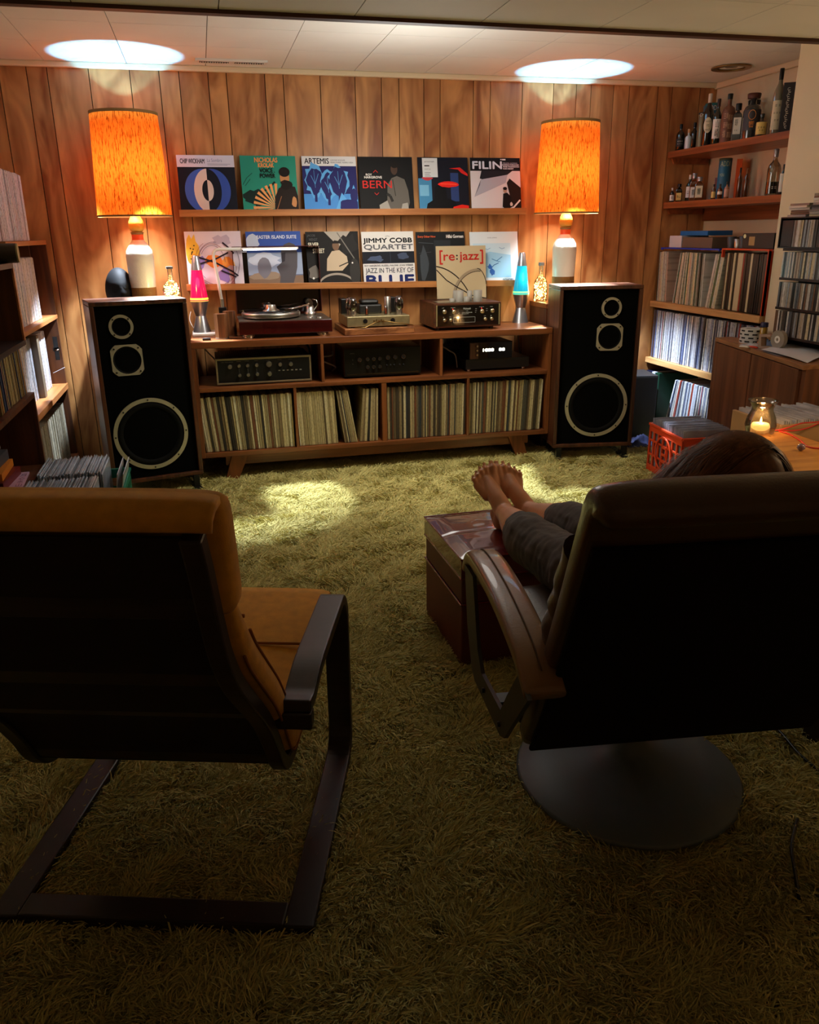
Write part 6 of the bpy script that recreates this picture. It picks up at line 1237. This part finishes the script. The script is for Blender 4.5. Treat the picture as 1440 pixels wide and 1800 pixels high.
for s in (-1, 1):
    pass
    mb = MB(); v = []; f = []; n1, n2 = 40, 8
    for i in range(n1+1):
        u = i/n1; j0 = u*.74*(len(bk)-1); a0 = int(min(j0, len(bk)-2)); q = j0-a0; py_ = bk[a0][0]*(1-q)+bk[a0+1][0]*q; pz_ = bk[a0][1]*(1-q)+bk[a0+1][1]*q
        for j in range(n2+1):
            a = PI*j/n2; g_ = 1+.22*math.sin(u*52+math.sin(u*17))*(1-u)**.5; v.append((s*(.300+.034*g_*math.sin(a)), py_+.01+.040*math.cos(a), pz_+.018*math.cos(a)))
    for i in range(n1):
        for j in range(n2): f.append((i*(n2+1)+j, i*(n2+1)+j+1, (i+1)*(n2+1)+j+1, (i+1)*(n2+1)+j))
    mb.smooth = True; mb.add(v, f); mb.build('gathered_edge', m_lt, rc)
armp = smooth_path([(-.40, .535), (-.30, .572), (-.14, .592), (.02, .595), (.14, .585), (.20, .565), (.235, .525)], 5)
plate = [(.205, .55), (.16, .40), (.10, .315), (.06, .298), (-.215, .325), (-.255, .345), (-.30, .40), (-.42, .54), (-.35, .555), (-.27, .46), (-.215, .388), (-.02, .362), (.03, .40), (.10, .56)]
for s in (-1, 1):
    MB().sweep(armp, lambda q: .040, lambda q: .040*(1-.4*(abs(q-.5)*2)**6), u0=s*.352, n=24, ex=4).build('armrest_pad', m_arm, rc)
    mb = MB(); mb.tube([(s*.352-.0, a, b+.0225) for a, b in armp[2:-3]], .0016, 6); mb.tube([(s*.385, a, b+.012) for a, b in armp[2:-2]], .0016, 6); mb.build('stitching', M('arm_stitch', (90, 64, 38), .7), rc)
    MB().sweep([(a-.0, b-.035) for a, b in armp[3:-2]], lambda q: .022, lambda q: .05, u0=s*.352, n=16, ex=3).build('arm_underpad', m_arm, rc)
    x = s*.382-(.009 if s < 0 else 0)
    T = Matrix.Translation((x, 0, 0)) @ Matrix(((0, 1, 0, 0), (1, 0, 0, 0), (0, 0, 1, 0), (0, 0, 0, 1)))
    MB().prism(plate, .009, T).build('arm_bracket', M('charcoal_bracket', (52, 46, 40), .45, .1), rc)
    mb = MB()
    for v_, w_ in ((-.054, .338), (-.213, .352)): mb.cyl((s*.378, v_, w_), (s*.397, v_, w_), .008, .006, n=12)
    mb.build('bolts', m_black, rc)
    MB().box(s*.20, s*.38, -.10, -.06, .318, .332).build('arm_strut', m_black, rc)
# ------------------------------------------------------------ person: one continuous body
def capsules(name, chains, voxel, m, parent=None, smooth=3, disp=None, extra=None):
    mb = MB()
    for ch in chains:
        for (p0, r0), (p1, r1) in zip(ch, ch[1:]):
            p0 = Vector(p0); p1 = Vector(p1); n = max(1, int((p1-p0).length/(min(r0, r1)*.32)))
            for k in range(n+1): u = k/n; mb.sphere(p0.lerp(p1, u), r0+(r1-r0)*u, n=14)
    if extra: extra(mb)
    o = mb.build(name, m, parent); md = o.modifiers.new('remesh', 'REMESH'); md.mode = 'VOXEL'; md.voxel_size = voxel; md.use_smooth_shade = True
    if smooth: s = o.modifiers.new('smooth', 'SMOOTH'); s.iterations = smooth; s.factor = .5
    if disp:
        tx = bpy.data.textures.new('folds', 'CLOUDS'); tx.noise_scale = disp[1]; d = o.modifiers.new('folds', 'DISPLACE'); d.texture = tx; d.strength = disp[0]; d.mid_level = .5; d.texture_coords = 'LOCAL'
    return o
m_skin = M('skin', (206, 148, 112), .45, var=.06, vs=20)
m_skin.node_tree.nodes['Principled BSDF'].inputs['Subsurface Weight'].default_value = .08; m_skin.node_tree.nodes['Principled BSDF'].inputs['Subsurface Radius'].default_value = (.012, .004, .002)
def V(*a): return Vector(a)
def foot(heel, toe, side, ankle):
    """heel/toe points; sole plane roughly between; side=+1 big toe towards +x"""
    heel, toe = Vector(heel), Vector(toe); ax = (toe-heel).normalized(); rgt = V(1, 0, 0); rgt = (rgt-ax*rgt.dot(ax)).normalized(); dn = ax.cross(rgt)   # dn: towards the instep or sole
    if dn.y < 0: dn = -dn          # sole faces +y (away from the camera)
    L = (toe-heel).length; ch = []
    ank = Vector(ankle)
    mid = heel+ax*L*.50-dn*.022; ball = heel+ax*L*.70+dn*.0
    ch.append([(heel, .024), (heel+ax*.035+dn*.004, .023)])
    ch.append([(ank, .033), (heel-dn*.012, .027)])
    ch.append([(ank, .034), (ank.lerp(mid, .5)-dn*.003, .031), (mid, .027), (ball-dn*.006, .020)])
    toes = [(.031, .76, 1.0, .0134, .0124), (.0075, .77, 1.0, .0098, .0090), (-.0110, .75, .955, .0093, .0085), (-.0275, .71, .895, .0089, .0081), (-.0425, .66, .83, .0087, .0079)]
    for off, b, e, r0, r1 in toes:
        o = rgt*off*side; base = heel+ax*L*b+o*.93-dn*.002; mids = heel+ax*L*(b+(e-b)*.55)+o*1.04-dn*.009; tip = heel+ax*(L*e-.010)+o*1.06-dn*.001
        ch.append([(heel+ax*L*.45+o*.45-dn*.014, .019), (base, .0145 if off > .02 else .0125)]); ch.append([(base, .0135 if off > .02 else .0115), (base.lerp(mids, .5), r0*.93), (mids, r0), (tip, r1)])
    nails = []
    for off, b, e, r0, r1 in toes: o = rgt*off*side; nails.append((heel+ax*(L*e-.004)+o*1.06-dn*(r1*.80+.001), ax, rgt, -dn, r1))
    return ch, nails
LA, RA = V(.896, -2.658, .474), V(.984, -2.646, .468)
fl_, nl = foot((.893, -2.628, .426), (.870, -2.492, .594), +1, LA); fr_, nr = foot((.961, -2.618, .422), (.958, -2.480, .592), -1, RA)
LK, RK = V(.835, -3.03, .520), V(1.015, -3.00, .525); LH, RH = V(.865, -3.40, .535), V(1.030, -3.42, .535)
pelvis, chest, neck, headc = V(.950, -3.43, .555), V(.975, -3.60, .715), V(.995, -3.650, .790), V(1.008, -3.672, .864)
LS, RS = V(.83, -3.62, .77), V(1.14, -3.64, .77); LE, RE = V(.80, -3.50, .60), V(1.20, -3.46, .60); LW, RW = V(.945, -3.37, .655), V(1.09, -3.32, .655)
def calf(a, k): 
    d = (k-a); return [(a, .033), (a+d*.16, .033), (a+d*.34, .042), (a+d*.62, .054), (a+d*.85, .052), (k, .054)]
body = [calf(LA, LK), calf(RA, RK), [(LK, .056), (LK.lerp(LH, .4), .064), (LH, .078)], [(RK, .056), (RK.lerp(RH, .4), .064), (RH, .078)], [(LH, .08), (pelvis, .095), (RH, .08)], [(pelvis, .10), (pelvis.lerp(chest, .5), .095), (chest, .105), (chest+V(0, -.02, .06), .07)], [(LS, .048), (chest, .08), (RS, .048)], [(neck, .05), (headc, .05)],
    [(LS, .046), (LS.lerp(LE, .5), .040), (LE, .034)], [(LE, .034), (LE.lerp(LW, .4), .033), (LW, .023)], [(RS, .046), (RS.lerp(RE, .5), .040), (RE, .034)], [(RE, .034), (RE.lerp(RW, .4), .033), (RW, .023)]]
def hand(w, d, sd):
    d = Vector(d).normalized(); s = d.cross(V(0, 0, 1)).normalized()*sd; c = [[(w, .022), (w+d*.05, .026), (w+d*.075, .022)]]
    for k, (o, L) in enumerate(((-.028, .062), (-.010, .072), (.009, .068), (.027, .054))): b = w+d*.075+s*o; c.append([(w+d*.03+s*o*.6, .013), (b, .0095), (b+d*L*.5+V(0, 0, .004), .0085), (b+d*L*.95+V(0, 0, -.012), .0075)])
    b = w+d*.02-s*.022; c.append([(b, .013), (b-s*.022+d*.022, .0105), (b-s*.028+d*.05, .0085)]); return c
body += hand(LW, (.9, .35, .0), 1)+hand(RW, (-.8, .55, .1), -1)+fl_+fr_
def headx(mb):
    T = Matrix.Translation(headc) @ Matrix.Rotation(R(172), 4, 'Z') @ Matrix.Rotation(R(6), 4, 'Y') @ Matrix.Rotation(R(14), 4, 'X') @ Matrix.Scale(.86, 4)
    head_mesh(mb, T)
    for s in (-1, 1): mb.sphere(T @ Vector((s*.078, .008, -.005)), .022, (.35, .8, 1.25), 12)
pr = thing('person', 'person reclining in the brown chair, bare feet on the red footstool, dark cropped trousers', 'person', (0, 0, 0))
bo = capsules('body', body, .0036, m_skin, pr, 4, None, headx)
mb = MB(); 
for c, ax, rg, nn, r in nl+nr:
    mb.smooth = True; vs = []; 
    for i in range(5):
        for j in range(5): a, b = (i/4-.5), (j/4-.5); vs.append(c+rg*a*r*1.25+ax*b*r*1.35+nn*(.0008-.9*r*(a*a)*.9-.3*r*max(0, b)**2)+nn*.0006)
    mb.add(vs, [(i*5+j, i*5+j+1, (i+1)*5+j+1, (i+1)*5+j) for i in range(4) for j in range(4)])
mb.build('toenails', M('toenail', (222, 168, 140), .25), pr)
def cloth_leg(a, k, h, q0=.70): d = k-a; c = a+d*q0; return [(c, .057), (a+d*(q0+.08), .066), (a+d*(q0+.18), .070), (k, .074), (k.lerp(h, .4), .078), (h, .092)]
tr_ = capsules('trousers', [cloth_leg(LA, LK, LH), cloth_leg(RA, RK, RH, .60), [(LH, .094), (pelvis, .108), (RH, .094)], [(pelvis, .11), (pelvis.lerp(chest, .3), .106)]], .006, M('charcoal_linen', (84, 80, 80), .85, var=.12, vs=30, bump=.1, bs=300), pr, 2, (.016, .060))
capsules('shirt', [[(pelvis.lerp(chest, .25), .112), (chest, .120), (chest+V(0, -.02, .06), .080)], [(LS, .06), (chest, .095), (RS, .06)], [(LS, .058), (LS.lerp(LE, .75), .050)], [(RS, .058), (RS.lerp(RE, .75), .050)]], .008, M('black_cotton', (14, 14, 16), .9), pr, 3, (.014, .06))
# hair: a cap of strands falling to the left
m_hair = M('brown_hair', (112, 68, 34), .5, var=.35, vs=60, spec=.3)
rr = random.Random(12); mb = MB(); mb.smooth = True
hc = headc+V(-.002, .006, .012)
mb.sphere(hc, .088, (1.02, 1.14, .98), 24)
cap = mb.build('hair', m_hair, pr)
mb = MB()
for k in range(1500):
    a = rr.uniform(0, 2*PI); e = rr.uniform(.15, PI/2); d0 = V(math.cos(a)*math.cos(e), math.sin(a)*math.cos(e), math.sin(e)); crown = V(.18, .1, 1).normalized()
    side = -1 if rr.random() < .72 else 1
    fall = V(side, rr.uniform(-.5, .35), rr.uniform(-.30, -.05)).normalized(); st_ = (crown*rr.uniform(.6, 1.3)+d0*.7).normalized(); R0 = .091
    pts = []; dirv = st_
    reach = rr.uniform(.9, 1.9) if side < 0 else rr.uniform(.8, 1.35)
    for i in range(9):
        u = i/8; dv = (st_*(1-u)+fall*u*reach).normalized(); rad = R0*(1.03+.05*rr.random()*.3)+(.11*max(0, u-.52)*(1.7 if side < 0 else .35))
        p = hc+Vector((dv.x*rad*1.04, dv.y*rad*1.12, dv.z*rad*.99)); 
        if side < 0 and u > .6: p.z -= .05*(u-.6)
        pts.append(p)
    w = .0009; n0 = V(0, 0, 1)
    vs = []
    for i, p in enumerate(pts):
        t_ = (pts[min(i+1, 8)]-pts[max(i-1, 0)]).normalized(); q = t_.cross((p-hc).normalized()).normalized()*w*(1-.5*i/8); vs += [p-q, p+q]
    mb.smooth = True; mb.add(vs, [(2*i, 2*i+1, 2*i+3, 2*i+2) for i in range(8)])
q = mb.build('hair_strands', m_hair, pr); q['kind'] = 'stuff'

# ------------------------------------------------------------ desk at the right with glass, cords and record bin
dk = thing('desk', 'golden wood desk lit at the right edge, behind the recliner', 'desk', (1.50, -3.47, 0)); m_dk2 = WOOD('golden_oak', (186, 122, 48), (222, 160, 76), .35, (1.6, 20, 20), coat=.3)
MB().add([(a, b, c) for c in (.575, .60) for a, b in ((0, 0), (.66, 0), (.66, 1.08), (.44, 1.08), (0, .50))], [(4, 3, 2, 1, 0), (5, 6, 7, 8, 9), (0, 1, 6, 5), (1, 2, 7, 6), (2, 3, 8, 7), (3, 4, 9, 8), (4, 0, 5, 9)]).build('desk_top', m_dk2, dk, bev=.003)
for x, y in ((0, 0), (.62, 0), (.62, 1.04), (.44, 1.03)): MB().box(x, x+.04, y, y+.04, 0, .575).build('leg', m_dark, dk, bev=.002)
MB().box(.06, .60, .06, .50, .22, .56).build('drawer_unit', m_bc, dk, bev=.003); MB().box(.04, .06, .07, .49, .24, .39).build('drawer_front', m_bc, dk, bev=.002); MB().box(.04, .06, .07, .49, .40, .55).build('drawer_front', m_bc, dk, bev=.002)
MB().box(.033, .040, .10, .46, .392, .398).build('bright_pull', m_alu, dk); MB().box(.04, .60, .06, .50, .10, .125).build('foot_shelf', m_bc, dk)
gl = at(1335, 762, 2, .60); t = thing('hurricane_glass', 'clear waisted glass candle holder on the desk behind the head', 'candle holder', (gl.x+.0, gl.y, .6005)); g2 = GLASS('hurricane', (244, 240, 232), .10)
MB().lathe([(.040, 0), (.052, .006), (.058, .035), (.052, .065), (.040, .090), (.039, .100), (.046, .118), (.056, .130), (.054, .131), (.043, .118), (.0365, .100), (.0375, .090), (.049, .065), (.055, .035), (.049, .008), (.001, .007)], n=48, cap=False).build('glass', g2, t)
MB().lathe([(.034, .0075), (.035, .030), (.030, .040), (.001, .042)], n=28).build('candle', M('wax', (240, 214, 160), .5, emit=(255, 200, 120), es=.35), t); MB().lathe([(.001, .042), (.004, .048), (.003, .055), (.0005, .064)], n=10).build('flame', M('flame', (255, 210, 130), .5, emit=(255, 200, 110), es=30), t)
point('candle_light', (gl.x, gl.y, .6005+.075), .9, (1, .6, .28), .01)
def ond(px, py, z=.603): return at(px, py, 2, z)
m_rc = M('red_cord', (206, 52, 40), .4)
cable('upper red cord looping across the right end of the desk', [ond(1362, 757), ond(1385, 752, .62), ond(1410, 744, .63), ond(1435, 742, .63), ond(1460, 738, .63)], .0028, m_rc, 'cord', 'cord')
cable('second red cord just below the upper one on the desk', [ond(1368, 756), ond(1395, 757), ond(1418, 753, .61), ond(1440, 744, .62), ond(1462, 735, .63)], .0028, m_rc, 'cord', 'cord')
cable('lower red cord drooping to the right on the golden desk', [ond(1370, 758), ond(1390, 764), ond(1408, 775), ond(1420, 785), ond(1440, 788), ond(1460, 786)], .0028, m_rc, 'cord', 'cord')
p = ond(1408, 791); t = thing('crystal_stopper', 'small faceted crystal on the desk beside the hair', 'crystal', (p.x, p.y, .6005), R(20)); MB().lathe([(.006, 0), (.016, .010), (.012, .022), (.002, .026)], n=8).build('crystal', M('violet_crystal', (150, 130, 150), .05, trans=.5, coat=1), t)
bn = thing('record_bin', 'tan wooden bin of sleeved records beyond the desk at the right edge', 'bin', (0, 0, 0)); m_tan = M('tan_leatherette', (176, 138, 94), .45, var=.06)
bx0 = at(1398, 733, 2, .60); a = Vector((2.20, -2.32)); 
MB().box(2.175, 2.56, -2.34, -2.325, .30, .610).build('front_panel', m_tan, bn, bev=.005); MB().box(2.175, 2.19, -2.325, -2.02, .30, .610).build('side_panel', m_tan, bn, bev=.003); MB().box(2.545, 2.56, -2.325, -2.02, .30, .61).build('side_panel', m_tan, bn); MB().box(2.175, 2.56, -2.34, -2.02, .28, .30).build('bottom', m_tan, bn)
for x in (2.18, 2.53):
    for y in (-2.335, -2.05): MB().box(x, x+.03, y, y+.03, 0, .28).build('leg', m_dark, bn)
mb = MB(); rr = random.Random(5); s = 2.20
while s < 2.53: t_ = rr.uniform(.003, .005); mb.box(s, s+t_, -2.320, -2.03, .301, .612+rr.uniform(0, .012)); s += t_+rr.uniform(.003, .007)
tag(mb.build('bin_records', PALFLAT('bin_sleeves', (186, 186, 190))), 'plastic sleeved records in the tan bin', 'records', kind='stuff')
# more sleeved records between the sideboard and the hair
t = thing('wire_record_rack', 'low black rack of clear sleeved records in front of the sideboard', 'rack', (0, 0, 0)); MB().box(2.36, 2.50, -2.0, -1.52, .02, .035).build('base', m_black, t)
mb = MB(); mb.box(2.36, 2.365, -2.0, -1.52, .035, .20); mb.box(2.36, 2.50, -2.0, -1.995, .035, .20); mb.build('sides', m_black, t)
mb = MB(); s = -1.985
while s < -1.55: t_ = rr.uniform(.003, .006); mb.box(2.37, 2.50, s, s+t_, .0355, .355+rr.uniform(-.01, .01)); s += t_+rr.uniform(.002, .006)
tag(mb.build('rack_records', PALFLAT('rack_sleeves', (170, 172, 180))), 'clear sleeved records standing in front of the sideboard doors', 'records', kind='stuff')
# cords lying on the carpet at the lower right
cable('black cord running over the carpet from under the recliner to the right', [at(1340, 1255, 2, .035), at(1375, 1290, 2, .035), at(1405, 1325, 2, .036), at(1440, 1355, 2, .035), at(1480, 1390, 2, .035)], .004, m_black, 'floor_cord', 'cord')
cable('short black cord end on the carpet at the lower right', [at(1402, 1440, 2, .036), at(1397, 1460, 2, .038), at(1392, 1490, 2, .036), at(1397, 1530, 2, .034), at(1405, 1580, 2, .028)], .004, m_black, 'floor_cord', 'cord')
